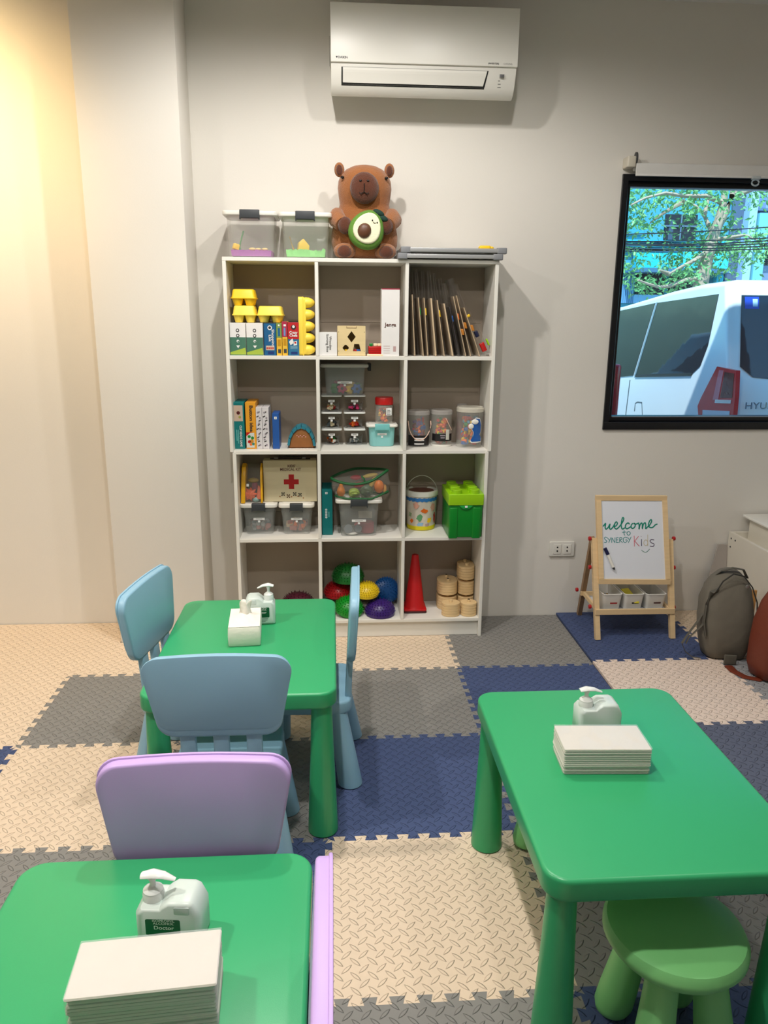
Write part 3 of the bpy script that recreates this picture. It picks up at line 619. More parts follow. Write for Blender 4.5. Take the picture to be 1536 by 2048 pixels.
# row 1, left cubby
def row1l():
    z=BT[1]; y=3.45
    gr=C('box_green',(70,118,98)); lg=C('box_lime',(168,190,70)); pb='green and white game cartons'
    for u0,u1,lb,dy in ((460,491.5,'white and green carton with round icons, leftmost on the top shelf',0),(493,526,'white and green carton with round icons, beside its twin',-.006)):
        x0,x1,_,z1=span(u0,u1,645.5 if dy==0 else 646,711,z,y+dy); t=carton(lb,'game_carton',x0,x1,y+dy,y+dy+.19,z,z1,card,group=pb)
        patch(t,'print_band',0,1,0,.56,gr); poly(t,'print_wave',[(0,.03),(.0,.10),(.95,.24),(1,.10),(1,.03)],lg)
        for zz,m in ((.77,ink2),(.61,ink2)): disc(t,'icon',.5,zz,.0075,m); disc(t,'icon_centre',.5,zz,.004,card,off=.0013)
        disc(t,'icon',.5,.44,.006,card); disc(t,'icon_centre',.52,.43,.0035,gr,off=.0013); poly(t,'icon',[(.38,.31),(.62,.31),(.5,.22)],card)
    def ctn(nm,lb,u0,u1,v0,m,yy=y,dep=.14):
        x0,x1,_,z1=span(u0,u1,v0,711,z,yy); return carton(lb,nm,x0,x1,yy,yy+dep,z,z1,m,group='narrow game cartons')
    b1=C('box_blue',(18,92,140)); t=ctn('game_carton','blue game carton marked Shopping List, under an egg carton',528,552,647,b1)
    disc(t,'emblem',.5,.87,.010,card); disc(t,'emblem_centre',.5,.87,.006,ink2,off=.0013); tx(t,'Shopping\nList',.62,.55,.011,card,DOWN,width=.075,bold=.02); patch(t,'print_panel',.15,.85,.17,.31,C('print_tan',(205,180,160)))
    for i in range(4): patch(t,'print_dash',.2+.16*i,.3+.16*i,.21,.26,red,off=.001)
    patch(t,'print_panel',.3,.8,.04,.13,C('print_navy',(20,50,110)))
    yb=C('box_yellow',(232,186,60)); 
    t=ctn('game_carton','thin carton, pale green above and yellow below',553,563.5,646,yb); patch(t,'print_band',0,1,.55,1,C('box_sage',(120,150,80))); patch(t,'print_shape',.3,.7,.6,.85,b1,off=.001); disc(t,'emblem',.5,.93,.004,card); patch(t,'print_shape',.2,.8,.3,.5,C('print_gold',(190,140,20)),off=.001); patch(t,'print_panel',.25,.8,.08,.2,dgr,off=.001)
    t=ctn('game_carton','thin carton, crimson above and yellow below',564.5,575,643,yb); patch(t,'print_band',0,1,.55,1,C('box_crimson',(170,40,70))); patch(t,'print_shape',.3,.65,.58,.82,C('print_sky',(110,140,190)),off=.001); patch(t,'print_panel',.3,.75,.86,.92,card,off=.001); patch(t,'print_shape',.2,.8,.3,.5,C('print_gold',(190,140,20)),off=.001); patch(t,'print_panel',.25,.8,.08,.2,dgr,off=.001)
    rb=C('box_red',(186,28,34)); t=ctn('game_carton','red and blue carton marked Crazy Chefs, beside the standing egg carton',576,598,644.5,C('box_blue2',(40,110,150)))
    patch(t,'print_band',0,1,.50,1,rb); disc(t,'emblem',.52,.85,.011,ink2,off=.001); disc(t,'emblem_centre',.52,.87,.006,card,off=.0014); tx(t,'Crazy\nChefs',.5,.65,.011,card,width=.036,bold=.03)
    poly(t,'print_card',[(.08,.42),(.4,.52),(.55,.38),(.22,.32)],card,off=.001); poly(t,'print_card',[(.5,.42),(.8,.45),(.82,.32),(.5,.3)],card,off=.001); disc(t,'print_shape',.66,.39,.004,red,off=.0014)
    for zz in (.27,.24,.21): patch(t,'lettering',.2,.85,zz,zz+.012,C('print_paleblue',(150,190,205)))
    patch(t,'print_panel',.25,.85,.04,.12,C('print_navy',(20,50,110)))
    # dark box standing deep behind
    g=carton('dark slate box standing deep behind the green and white cartons','storage_carton',at(464,640,3.58).x,at(476,640,3.58).x,3.645,3.668,z,at(460,617,3.6).z,C('box_slate',(60,80,96)))
    top=at(476,645.5,y).z
    def eggbox(label,loc,w,h,d,rz=0,m=yel,n=2,nd=2,rot=None):
        t=thing('egg_carton',label,'egg carton',loc,rz,'yellow toy egg cartons')
        if rot: t.rotation_euler=rot
        g=G(); hh=h*.44
        g.loft([[(x,yv,zz) for x,yv in rrect(-w*k,w*k,-d*k2,d*k2,.012,3)] for zz,k,k2 in ((hh,1,1),(hh+.003,.985,.985),(h*.92,.88,.9),(h*.97,.85,.87),(h,.80,.82))]); g.slab(-w*1.05,w*1.05,-d*1.03,d*1.03,hh-.002,hh+.003,r=.012,b=.001,n=3); g.build('lid',m,t)
        for i in range(n):
            for j in range(nd):
                cx=-w+2*w*(i+.5)/n; cy=-d+2*d*(j+.5)/nd; rx,ry=w/n*.97,d/nd*.97
                g=G(); g.lathe([(rx*.62,.0004),(rx*.70,.003),(rx*.86,hh*.6),(rx,hh)],cx,cy,n=16,sy=ry/rx); g.build('egg_cup',m,t)
        return t
    lite=C('plastic_pale_yellow',(250,220,80))
    xa,xb,_,_=span(463,512,611,645,z,y); h1=at(488,611,y).z-top; eggbox('yellow egg carton lying on the green and white cartons, lower of two',((xa+xb)/2,y+.066,top+.0012),(xb-xa)/2*.95,h1-.001,.062,m=lite)
    xa,xb,_,_=span(460,511,578,613,z,y); eggbox('yellow egg carton at the top of the stack, deeper yellow',((xa+xb)/2,y+.072,top+h1+.001),(xb-xa)/2*.95,at(486,578,y).z-top-h1-.001,.062)
    xa,xb,_,_=span(513,566,611,647,z,y); eggbox('yellow egg carton lying on the blue and red cartons',((xa+xb)/2,y+.075,top+.002),(xb-xa)/2*.97,h1-.003,.07,m=lite)
    # long carton stood on end, cups towards the right
    xa,xb,_,z1=span(597,631,593,711,z,y); H=z1-z; t=thing('egg_carton','long yellow egg carton stood on end at the right of the cubby','egg carton',(xa,y+.06,z)); t['group']='yellow toy egg cartons'
    wd=xb-xa; g=G(); g.loft([[(x,yy,zz) for zz,yy in rrect(.002,H-.001,-.055,.055,.012,3)] for x in (0,)]+[[(x,yy,zz) for zz,yy in rrect(.002+i,H-.001-i,-.055+i,.055-i,.012,3)] for x,i in ((wd*.22,.0),(wd*.3,.001),(wd*.44,.004))]); g.slab(wd*.24,wd*.29,-.058,.058,.0006,H,r=.001,b=.0006,n=1); g.build('lid',lite,t)
    for i in range(5):
        for j in (-1,1):
            g=G(); r=H/10*.92; g.ell((0,0,0),(wd*.55,.026,r),14,8); g.map(lambda q:(wd*.42+max(q.x,-.001),q.y+j*.028,q.z+H*(i+.5)/5)); g.build('egg_cup',lite,t)
row1l()
def row1m():
    z=BT[1]; y=3.445
    x0,x1,_,z1=span(638,674,665,713,z,y); t=carton('white carton marked Wooden Sorting Box lying on its side','game_carton',x0,x1,y,y+.16,z,z1,card); tx(t,'Wooden\nSorting Box',.55,.55,.011,ink2,DOWN,width=.078)
    x0,x1,_,z1=span(675,731,652,713,z,y+.01); y+=.01; w=(x1-x0)/2; h=z1-z; t=thing('shape_sorter','wooden shape sorting box with diamond, clover and trapezoid holes','toy',((x0+x1)/2,y+.06,z)); t['w']=w; t['d']=.06; t['h']=h
    W2=M('sorter_wood',(222,200,150),rough=.55,var=.1,vs=10,stretch=(1,1,6))
    # front board with real holes
    bm=bmesh.new(); D=[(0,.135*0+h*.83),(.0185,h*.64),(0,h*.45),(-.0185,h*.64)]
    Cv=[(-.026+(.0105+.0035*abs(math.cos(2*a+pi/4*0)))*math.cos(a),h*.27+(.0105+.0035*abs(math.cos(2*a)))*math.sin(a)) for a in [2*pi*i/20 for i in range(20)]]
    Tz=[(.012,h*.40),(.034,h*.40),(.042,h*.16),(.006,h*.16)]
    me=bpy.data.meshes.new('x'); cu=bpy.data.curves.new('c','CURVE'); cu.dimensions='2D'; cu.fill_mode='BOTH'; cu.extrude=.004
    for pl in ([(-w,.001),(w,.001),(w,h),(-w,h)],D,Cv,Tz):
        s=cu.splines.new('POLY'); s.points.add(len(pl)-1); s.use_cyclic_u=True
        for p,q in zip(s.points,pl): p.co=(q[0],q[1],0,1)
    o=bpy.data.objects.new('c',cu); COL.objects.link(o); dg=bpy.context.evaluated_depsgraph_get(); me=bpy.data.meshes.new_from_object(o.evaluated_get(dg)); bpy.data.objects.remove(o); bm.free()
    for v in me.vertices: v.co=(v.co.x,-.056-v.co.z,v.co.y)
    me.materials.append(W2); me.name='front_board'; o=bpy.data.objects.new('front_board',me); COL.objects.link(o); o.parent=t
    for nm,a in (('side_board',(-w,-w+.006,-.052,.06,.001,h)),('side_board',(w-.006,w,-.052,.06,.001,h)),('back_board',(-w+.006,w-.006,.054,.06,.001,h)),('base_board',(-w+.006,w-.006,-.052,.054,.001,.006)),('lid_board',(-w+.006,w-.006,-.052,.054,h-.005,h-.0005))):
        g=G(); g.box(*a); g.build(nm,W2,t,smooth=0)
    g=G(); g.box(-.022,.022,-.0612,-.060,h-.009,h-.0075); g.box(-.0225,-.0215,-.0612,-.06,h-.009,h); g.box(.0215,.0225,-.0612,-.06,h-.009,h); g.build('lid_notch',brown,t,smooth=0)
    for sx in (-1,1):
        for zz in (.16,.8):
            g=G(); g.ell((sx*(w-.005),-.06,h*zz),(.0016,.001,.0016),8,4); g.build('screw',ink2,t)
    for nm,px,pz,m,lb in (('toy_block',-.026,.012,yel,'yellow block inside the clover hole'),('toy_block',-.036,.008,grn,'green block inside the clover hole'),('toy_block',.016,.018,red,'red block inside the trapezoid hole'),('toy_block',.030,.008,blu,'blue block inside the trapezoid hole')):
        g=G(); g.slab(-.010,.010,-.012,.012,0,.022,r=.003,b=.002,n=2); tag(g.build(nm,m,loc=((x0+x1)/2+px,y+.026,z+.0065)),lb,'toy block')
    y-=.01; x0,x1,_,z1=span(736,765,686,712,z,y)
    xc=(x0+x1)/2; t=thing('block_box','small red box of tiny blocks on a cream tray','toy box',(xc,y+.035,z)); w=(x1-x0)/2
    g=G(); g.slab(-w-.004,w+.004,-.036,.036,0.0005,.009,r=.004,b=.002,n=2); g.build('tray',C('cream',(240,225,190)),t)
    g=G(); g.slab(-w+.003,w-.003,-.031,.031,.0092,.042,r=.003,b=.002,n=2); g.build('box',red,t)
    for i in range(3): 
        g=G(); g.box(-w+.002,w-.002,-.0316,-.03,.016+.008*i,.017+.008*i); g.build('groove',C('dark_red',(120,8,8)),t,smooth=0)
    for i,(m,nm) in enumerate(((grn,'green'),(C('cream',(240,225,190)),'cream'),(C('cream',(240,225,190)),'second cream'))):
        g=G(); g.slab(-.0075,.0075,-.008,.008,0,.013,r=.003,b=.003,n=3); tag(g.build('toy_block',m,loc=(xc-.018+.0185*i,y+.02,z+.0425),rot=(0,0,.3*i)),nm+' small block on top of the red box','toy block')
    x0,x1,_,z1=span(763,799,577,713,z,y); t=carton('tall white carton marked Jenga standing on the top shelf','game_carton',x0,x1,y,y+.08,z,z1,card); tx(t,'Jenga',.5,.47,.016,C('print_brown',(96,60,50)),width=.052,bold=.02)
    patch(t,'print_strip',.0,1,.985,1,C('box_crimson',(170,40,70)))  # crimson strip along the carton's top edge
    for i in range(4): patch(t,'lettering',.12,.48,.15-.035*i,.156-.035*i,C('print_pinkgrey',(190,160,158)))
    patch(t,'print_panel',.66,.82,.07,.15,C('print_pinkgrey',(190,160,158)))
row1m()
def bags():
    z=BT[1]; L=[(822,826,529),(832,843,538),(845,852,539),(858,868,540),(868,885,546),(880,902,556),(890,915,566),(900,928,558),(905,938,556),(913,956,568)]
    names=['leftmost','second from the left','third from the left','fourth from the left','fifth from the left','sixth from the left','seventh from the left','third from the right','second from the right','rightmost']
    wd=M('board_wood',(206,182,150),rough=.7,var=.12,vs=12,stretch=(1,1,8))
    rnd=random.Random(5)
    for i,(ut,ub,vt) in enumerate(L):
        y=3.455+.006*(i%3); top=at(ut,vt,y); bot=at(ub+4,713,y); dx=bot.x-top.x; H=top.z-z-.001; lb='flat puzzle board in a clear plastic bag, %s in the leaning row'%names[i]
        t=thing('puzzle_bag',lb,'puzzle',(bot.x,y,z+.0008),0,'puzzle boards in plastic bags'); sh=lambda q,H=H,dx=dx:(q.x-dx*(q.z/H),q.y,q.z)
        bh=H*(.68 if i not in (7,8) else .78); th=.0035 if i not in (3,5) else .007
        g=G(); g.slab(-th/2,th/2,.004,.165,.001,bh,r=.001,b=.0008,n=1,e=1); g.map(sh); g.build('board',wd if i not in (6,) else C('board_dark',(70,64,66)),t)
        g=G()
        for s in (-1,1):
            b=len(g.v); N=8
            for j in range(N+1):
                for k in range(N+1):
                    zz=H*j/N; bul=.0035*math.sin(pi*min(1,j/N))+rnd.uniform(-.0012,.0012)
                    g.v.append(sh(Vector((s*(th/2+.0012+abs(bul)),.18*k/N-.004,zz))))
            for j in range(N):
                for k in range(N): a=b+j*(N+1)+k; g.face((a,a+1,a+N+2,a+N+1))
        g.build('plastic_sleeve',bagfilm,t,smooth=60,fix=False)
        if i in (1,2,4,6,7):
            m=[red,grn,None,orange,None,None,blu,orange][i] or yel; g=G(); g.slab(th/2,th/2+.004,.002,.03,H*.48,H*.56,r=.001,b=.001,n=1); g.map(sh); g.build('puzzle_piece',m,t)
        if i>=7:
            g=G(); g.slab(th/2,th/2+.012,-.002,.03,H*(.28 if i==7 else .36),H*(.36 if i==7 else .44),r=.003,b=.002,n=2); g.map(sh); g.build('puzzle_piece',C('piece_ochre',(190,120,40)),t)
    # clear bag of small toys at the right
    for u,v,m,lb,s in ((966,694,red,'red toy buckle in the bag at the right of the top shelf',(.011,.010,.020)),(953,668,C('navy_toy',(16,24,64)),'dark blue toy piece above the red buckle',(.009,.008,.014)),(936,632,yel,'yellow knob at the top right of the leaning bags',(.009,.008,.006)),(975,684,lim,'lime strip beside the red buckle',(.004,.008,.016))):
        p=at(u,v,3.475); g=G(); g.slab(-s[0],s[0],-s[1],s[1],-s[2],s[2],r=.004,b=.003,n=3); tag(g.build('toy_piece',m,loc=p,rot=(0,-.45,0)),lb,'toy')
    a=at(938,622,3.47); b=at(984,713,3.47); g=G(); N=10
    for s in (0,1):
        o=len(g.v)
        for j in range(N+1):
            for k in range(N+1):
                f=j/N; x=b.x+(a.x-b.x)*f; g.v.append((x-(.03*(1-f) if s else 0)+random.uniform(-.001,.001)-b.x,.17*k/N,(a.z-b.z)*f))
        for j in range(N):
            for k in range(N): c=o+j*(N+1)+k; g.face((c,c+1,c+N+2,c+N+1))
    tag(g.build('toy_bag',bagfilm,loc=(b.x,3.45,z+.0008),smooth=60,fix=False),'loose clear plastic bag of small bright toys at the right of the top shelf','bag')
bags()
# row 2
def row2l():
    z=BT[2]
    def bk(nm,lb,u0,u1,v0,m,v1=898,dep=.17,cat='box',tilt=0):
        x0,x1,y,z1=span(u0,u1,v0,v1,z,lim=(3.44,3.50)); return carton(lb,nm,x0,x1,y,y+dep,z,z1,m,cat)
    t=bk('game_carton','teal carton marked Clip Beads Game, far left of the second shelf',466,489,805,teal)
    patch(t,'print_panel',.12,.88,.60,.94,C('print_tan',(205,180,160))); disc(t,'print_shape',.5,.78,.008,C('print_maroon',(90,30,30)),off=.0011); disc(t,'print_shape',.62,.69,.006,C('print_olive',(170,165,80)),off=.0011)
    tx(t,'CLIP BEADS GAME',.66,.28,.010,card,DOWN,width=.098,bold=.02); patch(t,'lettering',.28,.34,.18,.42,C('print_paleteal',(120,190,185))); patch(t,'lettering',.42,.47,.12,.42,C('print_paleteal',(120,190,185)))
    t=bk('game_carton','orange-yellow carton marked Button idea on the second shelf',491.5,512,805,C('box_amber',(228,156,34)))
    tx(t,'Button idea',.55,.66,.016,ink2,DOWN,width=.120,bold=.02); patch(t,'print_panel',.02,.8,.03,.35,C('print_palegrey',(210,212,205))); poly(t,'print_shape',[(.02,.28),(.45,.36),(.7,.37),(.02,.36)],red,off=.001)
    for x,zz,r,m in ((.3,.27,.007,grn),(.62,.24,.007,grn),(.3,.16,.007,red),(.55,.17,.009,C('print_ochre',(190,130,40))),(.45,.10,.006,orange),(.68,.11,.006,C('print_teal',(40,130,110)))): disc(t,'print_shape',x,zz,r,m,off=.0013)
    for u0,u1,lb in ((512.5,524.5,'white patterned carton, left of the identical pair'),(525,538,'white patterned carton, right of the identical pair')):
        t=bk('game_carton',lb,u0,u1,815,C('box_pattern',(214,210,212)),dep=.14); t['group']='white patterned cartons'
        rnd=random.Random(9)
        for i in range(9):
            zz=.06+.1*i; x=rnd.uniform(.2,.6); poly(t,'print_stroke',[(x-.1,zz),(x+.25,zz+.03),(x+.2,zz+.05),(x-.15,zz+.025)],ink2)
        for i in range(7): disc(t,'print_shape',rnd.uniform(.25,.8),.1+.13*i,.0045,C('print_mauve',(150,142,150)),off=.001)
    t=bk('blue_book','slim blue carton with a small white sticker, right of the patterned pair',545,558.5,827,C('box_royal',(30,84,160)),dep=.12); patch(t,'sticker',.3,.68,.84,.91,lab); patch(t,'lettering',.44,.54,.86,.89,greyink,off=.001)
    # taco shaped toy
    x0,x1,y,z1=span(573,632,851,890,z,3.50); w=(x1-x0)/2; h=z1-z; t=thing('taco_toy','brown taco shaped toy with a blue-teal rim on the second shelf','toy',((x0+x1)/2,y+.03,z)); w*=.97
    hd=[(w*.86*math.cos(a),.001+(h-.012)*math.sin(a)) for a in [pi*i/16 for i in range(17)]]
    g=G(); g.prism([(w*.9,.001)]+hd[1:-1]+[(-w*.9,.001)],-.028,.028,b=.010,e=3); g.build('shell',M('taco_brown',(140,88,40),rough=.6,var=.2,vs=40),t)
    tr=C('taco_teal',(38,120,140)); N=8
    for i in range(N):
        a0,a1=pi*(.03+.94*i/N),pi*(.03+.94*(i+.93)/N); g=G(); rg=[]
        for a in (a0,a1): rg.append([(w*r*math.cos(a),yy,.003+h*r2*math.sin(a)) for r,r2,yy in ((.84,.84,-.034),(1,1,-.034),(1,1,.034),(.84,.84,.034))])
        g.loft(rg); g.build('rim_segment',tr,t,smooth=0)
    for i in range(6):
        g=G(); g.ell((-.02+.008*i,-.0285,h*(.50 if i%2 else .56)),(.003,.0012,.0025),8,5); g.build('printed_seed',C('seed_pink',(210,150,150)),t)
row2l()
def row2m():
    z=BT[2]; trans=M('bin_translucent',(240,242,240),rough=.3,alpha=.36,spec=.5); rim=M('bin_rim',(232,234,230),rough=.35,alpha=.95)
    rows=((859,893),(826,859),(793,826)); cols=((643,684,646,681),(688,731,690,728))
    zz=z; nm={0:'bottom',1:'middle',2:'top'}; sets=[[([whi,grn,orange,brown],'mixed green and white'),([C('bit_grey',(150,152,150)),whi,C('bit_slate',(80,90,96))],'grey')],[([C('bit_cream',(220,205,170)),C('bit_slate',(80,90,96)),brown],'beige and slate'),([red,pnk,orange],'red and orange')],[([C('bit_cream',(220,205,170)),red,C('bit_lemon',(230,220,130))],'cream and red'),([C('bit_slate',(80,90,96)),pnk,red],'slate and pink')]]
    tops=[]; y=span(643,684,859,892,z,None)[2]; hs=at(660,859,y).z-z
    for r in range(3):
        for c,(a,b,d,e) in enumerate(cols):
            vm=rows[r]; x0=at(a,875,y).x; x1=at(b,875,y).x; b0=at(d,875,y).x; b1=at(e,875,y).x; z0=z+r*(hs+.0008); side=('left','right')[c]
            tub('small_bin','small clear bin of toys, %s row %s, under the big tub'%(nm[r],side),x0,x1,b0,b1,y,y+.14,z0,z0+hs,rim,None,trans,'small clear bins stacked two by three',taper=.17,ribs=False,sticker=.60,rimonly=True)
            m,ds=sets[r][c]; chunks('toy_pieces','%s toy pieces in the %s %s small clear bin'%(ds,nm[r],side),(b0+.013,b1-.013,y+.024,y+.112,z0+.006,z0+hs*.42),m,26,.019,r*2+c,taper=.006)
    z0=z+3*(hs+.0008)
    x0,x1,_,z1=span(641,738,729,792,z0,y); z1=at(690,729,y).z; b0,b1,_,_=span(652,734,729,792,z0,y); D=.16
    tub('storage_tub','big clear tub of chunky connectors on top of the small bins',x0,x1,b0,b1,y-.004,min(y-.004+D,3.668),z0,z1,M('lid_grey',(205,204,196),rough=.4),C('clip_black',(24,24,24)),clear2,'ribbed storage tubs',taper=.08,side_clip=True,sticker=.38,lidh=.014)
    def conn(nm,m,u,lb,yy,zz,ax):
        p=at(u,780,yy); g=G(); P=[((.021+.004*math.cos(6*a))*math.cos(a),(.021+.004*math.cos(6*a))*math.sin(a)) for a in [2*pi*i/36 for i in range(36)]]; g.prism(P,-.013,.013,b=.003); g.k=1; g.prism([(.007*math.cos(a),.007*math.sin(a)) for a in [2*pi*i/12 for i in range(12)]],-.0134,-.012)
        o=g.build('connector_toy',[m,dark],loc=(p.x,yy,zz),rot=ax); tag(o,lb,'toy block','chunky connectors in the big tub')
    zc=z0+.029
    conn('a',grn,670,'green chunky connector at the left of the big tub',y+.045,zc,(0,0,1.2)); conn('b',pnk,684,'pink flower shaped connector facing out of the big tub',y+.03,zc+.002,(0,.3,0)); conn('c',yel,699,'yellow connector lying tilted in the big tub',y+.035,zc,(0,.5,.9)); conn('d',blu,713,'blue connector with a dark hole at the right of the big tub',y+.03,zc,(0,.1,.15)); conn('e',pnk,675,'pink connector lying behind the green one in the big tub',y+.095,zc+.012,(0,.9,.3)); conn('f',yel,705,'yellow connector lying behind the blue one in the big tub',y+.095,zc+.004,(0,.2,.6)); conn('g',grn,715,'dark green connector in the back right corner of the big tub',y+.095,zc,(0,.2,1.0))
    t,e=tubpx('storage_tub','aqua box with a white lid beside the small bins',733,796,738,790,850,894,z,whi,C('clip_aqua',(120,196,196)),ltc,'ribbed storage tubs',dep=.15,ribs=False,taper=.07,sticker=.52,clipw=.46,lidh=.012)
    # jar with a red lid
    zz=e[3]+.002; p=at(768,840,e[2]+.06); r=(at(786,820,e[2]+.03).x-at(751,820,e[2]+.03).x)/2; h=at(768,794,e[2]+.06).z-zz; t=thing('jar','clear jar with a red screw lid of orange and yellow bits, on the aqua box','jar',(p.x,e[2]+.06,zz))
    g=G(); g.lathe([(r*.94,.0006),(r,.006),(r,h*.66),(r*.9,h*.72),(r*.9,h*.76)],n=28); g.build('body',clear,t)
    g=G(); g.lathe([(r*1.0,h*.72),(r*1.05,h*.74),(r*1.05,h*.95),(r*.98,h),(0,h)],n=36); g.build('screw_lid',red,t)
    g=G(); g.box(r*.18,r*.80,-r*.93,-r*.6,h*.33,h*.60); l=g.build('sticker',lab,t,smooth=0)
    for k in range(4):
        g=G(); g.box(r*(.26+.02*k),r*(.70-.05*(k%2)),-r*.945,-r*.93,h*(.37+.05*k),h*(.385+.05*k)); g.build('lettering',ink2,l,smooth=0)
    chunks('toy_pieces','orange, yellow and black bits filling the red-lidded jar',(p.x-r*.68,p.x+r*.62,e[2]+.06-r*.62,e[2]+.06+r*.6,zz+.005,zz+h*.62),[orange,yel,C('bit_black',(20,22,24)),orange,red],70,.016,12)
row2m()
def row2r():
    z=BT[2]; rain=[red,blu,orange,grn,yel,C('bit_violet',(90,40,130))]
    def bucket(label,u0,u1,v0,v1,mats,clabel,handle,band,seed,back=False,lidm=None,y=None):
        if y is None: y=atz((u0+u1)/2,v1,z).y-.022
        xa,xb=at(u0,855,y+.02).x,at(u1,855,y+.02).x; r=(xb-xa)/2; xc=(xa+xb)/2; yc=y+r+.004; h=at((u0+u1)/2,v0,yc).z-z
        t=thing('bead_bucket',label,'bucket',(xc,yc,z),0,'clear buckets of toy counters')
        g=G(); g.lathe([(r*.93,.0006),(r*.96,.004),(r*.99,h*.9)],n=36); g.build('body',clear,t,smooth=50)
        g=G(); g.lathe([(r*.985,h*.88),(r*1.02,h*.885),(r*1.02,h*.97),(r*.97,h*.975),(r*.95,h),(r*.9,h*.985),(0,h*.985)],n=36); g.build('lid',lidm or M('lid_clear',(205,200,195),rough=.2,alpha=.5),t)
        if not back: chunks('toy_pieces',clabel,(xc-r*.68,xc+r*.68,yc-r*.68,yc+r*.66,z+.004,z+h*.80),mats,90,.024,seed)
        if handle:
            g=G(); g.tube([(r*1.0*math.cos(a)*(1 if handle==1 else .9)+(0 if handle==1 else .0),-r*1.02-.004-.0*abs(math.cos(a)) if 0.1<a<3.04 else -r*.75,h*.72-h*(.52 if handle==1 else .42)*math.sin(a)) for a in [pi*i/18 for i in range(19)]] if handle==1 else [(r*.25,-r*1.0,h*.80),(r*.42,-r*.98,h*.70),(r*.68,-r*.82,h*.56),(r*.86,-r*.62,h*.46)],.0022,n=8); g.build('handle',C('handle_pink',(236,200,180)),t)
        if band:
            g=G(); n=20; z0b,z1b,m=band; a0,a1=R(200),R(340); rr=r*.985; g.loft([[(rr*math.cos(a0+(a1-a0)*i/n),rr*math.sin(a0+(a1-a0)*i/n),h*zz) for i in range(n+1)] for zz in (z0b,z1b)],False,False,closed=False); l=g.build('label',m,t,smooth=60,fix=False)
            return t,l,r,h
        return t,None,r,h
    def bars(l,r,zs,wds,m):
        for zz,w in zip(zs,wds):
            g=G(); n=6; rr=r*.995; g.loft([[(rr*math.sin(-w/2+w*i/n),-rr*math.cos(-w/2+w*i/n),zq) for i in range(n+1)] for zq in (zz,zz+.006)],False,False,closed=False); g.build('lettering',m,l,smooth=60,fix=False)
    bk=C('label_black',(26,24,26))
    t,l,r,h=bucket('clear bucket of purple, red and blue counters with a drooping pale handle',816,861,820,893,[C('bit_violet',(90,40,130)),red,blu,C('bit_maroon',(120,24,30)),orange],'purple, red and blue counters in the left bucket',1,(.03,.32,bk),21); bars(l,r,(h*.22,h*.17,h*.07),(.9,.9,.9),card)
    t,l,r,h=bucket('clear bucket of orange and yellow counters, second from the left',864,906,819,893,[orange,yel,red,grn,red],'orange, yellow and red counters in the second bucket',2,(.16,.36,bk),22); bars(l,r,(h*.30,h*.24),(.5,.4),C('print_mauve',(150,142,150)))
    g=G(); g.lathe([(r*1.0,.0006),(r*1.02,.004),(r*1.0,.010)],n=32); g.build('base_ring',whi,t)
    g=G(); g.slab(r*.30,r*.62,-r*.99,-r*.9,h*.20,h*.48,r=.002,b=.001,n=1); g.build('hang_tag',C('tag_grey',(190,190,180)),t)
    t,l,r,h=bucket('larger clear bucket of counters with a big blue and white label',916,969,813,896,[red,red,grn,yel,blu,orange,C('bit_aqua',(60,150,190))],'red, yellow, green and blue cups in the larger bucket',0,None,23,lidm=M('lid_frost',(225,220,205),rough=.25,alpha=.7))
    # flat shaped label: a rounded figure in blue with white edge
    def blob(sc,m,nm,par,off):
        P=[(.30,.64),(.52,.74),(.80,.72),(.93,.58),(.90,.40),(.80,.33),(.95,.27),(.95,.17),(.30,.17),(.22,.21),(.38,.32),(.40,.40),(.28,.50)]
        cx=.62;cz=.45; Q=[(cx+(a-cx)*sc,cz+(b-cz)*sc) for a,b in P]; rr=r*.99+off; g=G(); b=len(g.v)
        # bend round the bucket
        A=[]
        for i in range(len(Q)):
            p,q=Q[i],Q[(i+1)%len(Q)]
            for k in range(4): A.append((p[0]+(q[0]-p[0])*k/4,p[1]+(q[1]-p[1])*k/4))
        c=(cx,cz); f=lambda a,zq:(rr*math.sin((a-.28)*1.25),-rr*math.cos((a-.28)*1.25),h*zq)
        g.v.append(f(*c)); n=len(A)
        for s in (.5,1): g.v+=[f(c[0]+(a-c[0])*s,c[1]+(zq-c[1])*s) for a,zq in A]
        for i in range(n): j=(i+1)%n; g.face((0,1+i,1+j)); g.face((1+i,1+n+i,1+n+j,1+j))
        return g.build(nm,m,par,smooth=60,fix=False)
    l=blob(1.10,card,'label',t,.0006); blob(1.0,blu,'label_print',l,.0012)
    g=G(); g.ell((.0,0,0),(.013,.004,.013),16,8); g.map(lambda q:q+Vector((-.004,-r*1.0,h*.55))); g.build('toy_cup',whi,t); g=G(); g.ell((0,0,0),(.017,.004,.012),16,8); g.map(lambda q:q+Vector((.014,-r*.97,h*.66))); g.build('toy_cup',whi,t)
    bucket('clear lidded bucket hidden behind the first two buckets',858,877,818,880,[],'',0,None,25,back=True,y=3.617)
    bucket('clear lidded bucket behind the larger bucket, with a dark red front',913,933,808,880,[],'',0,(.1,.8,C('label_maroon',(110,20,24))),26,back=True,y=3.614)
row2r()
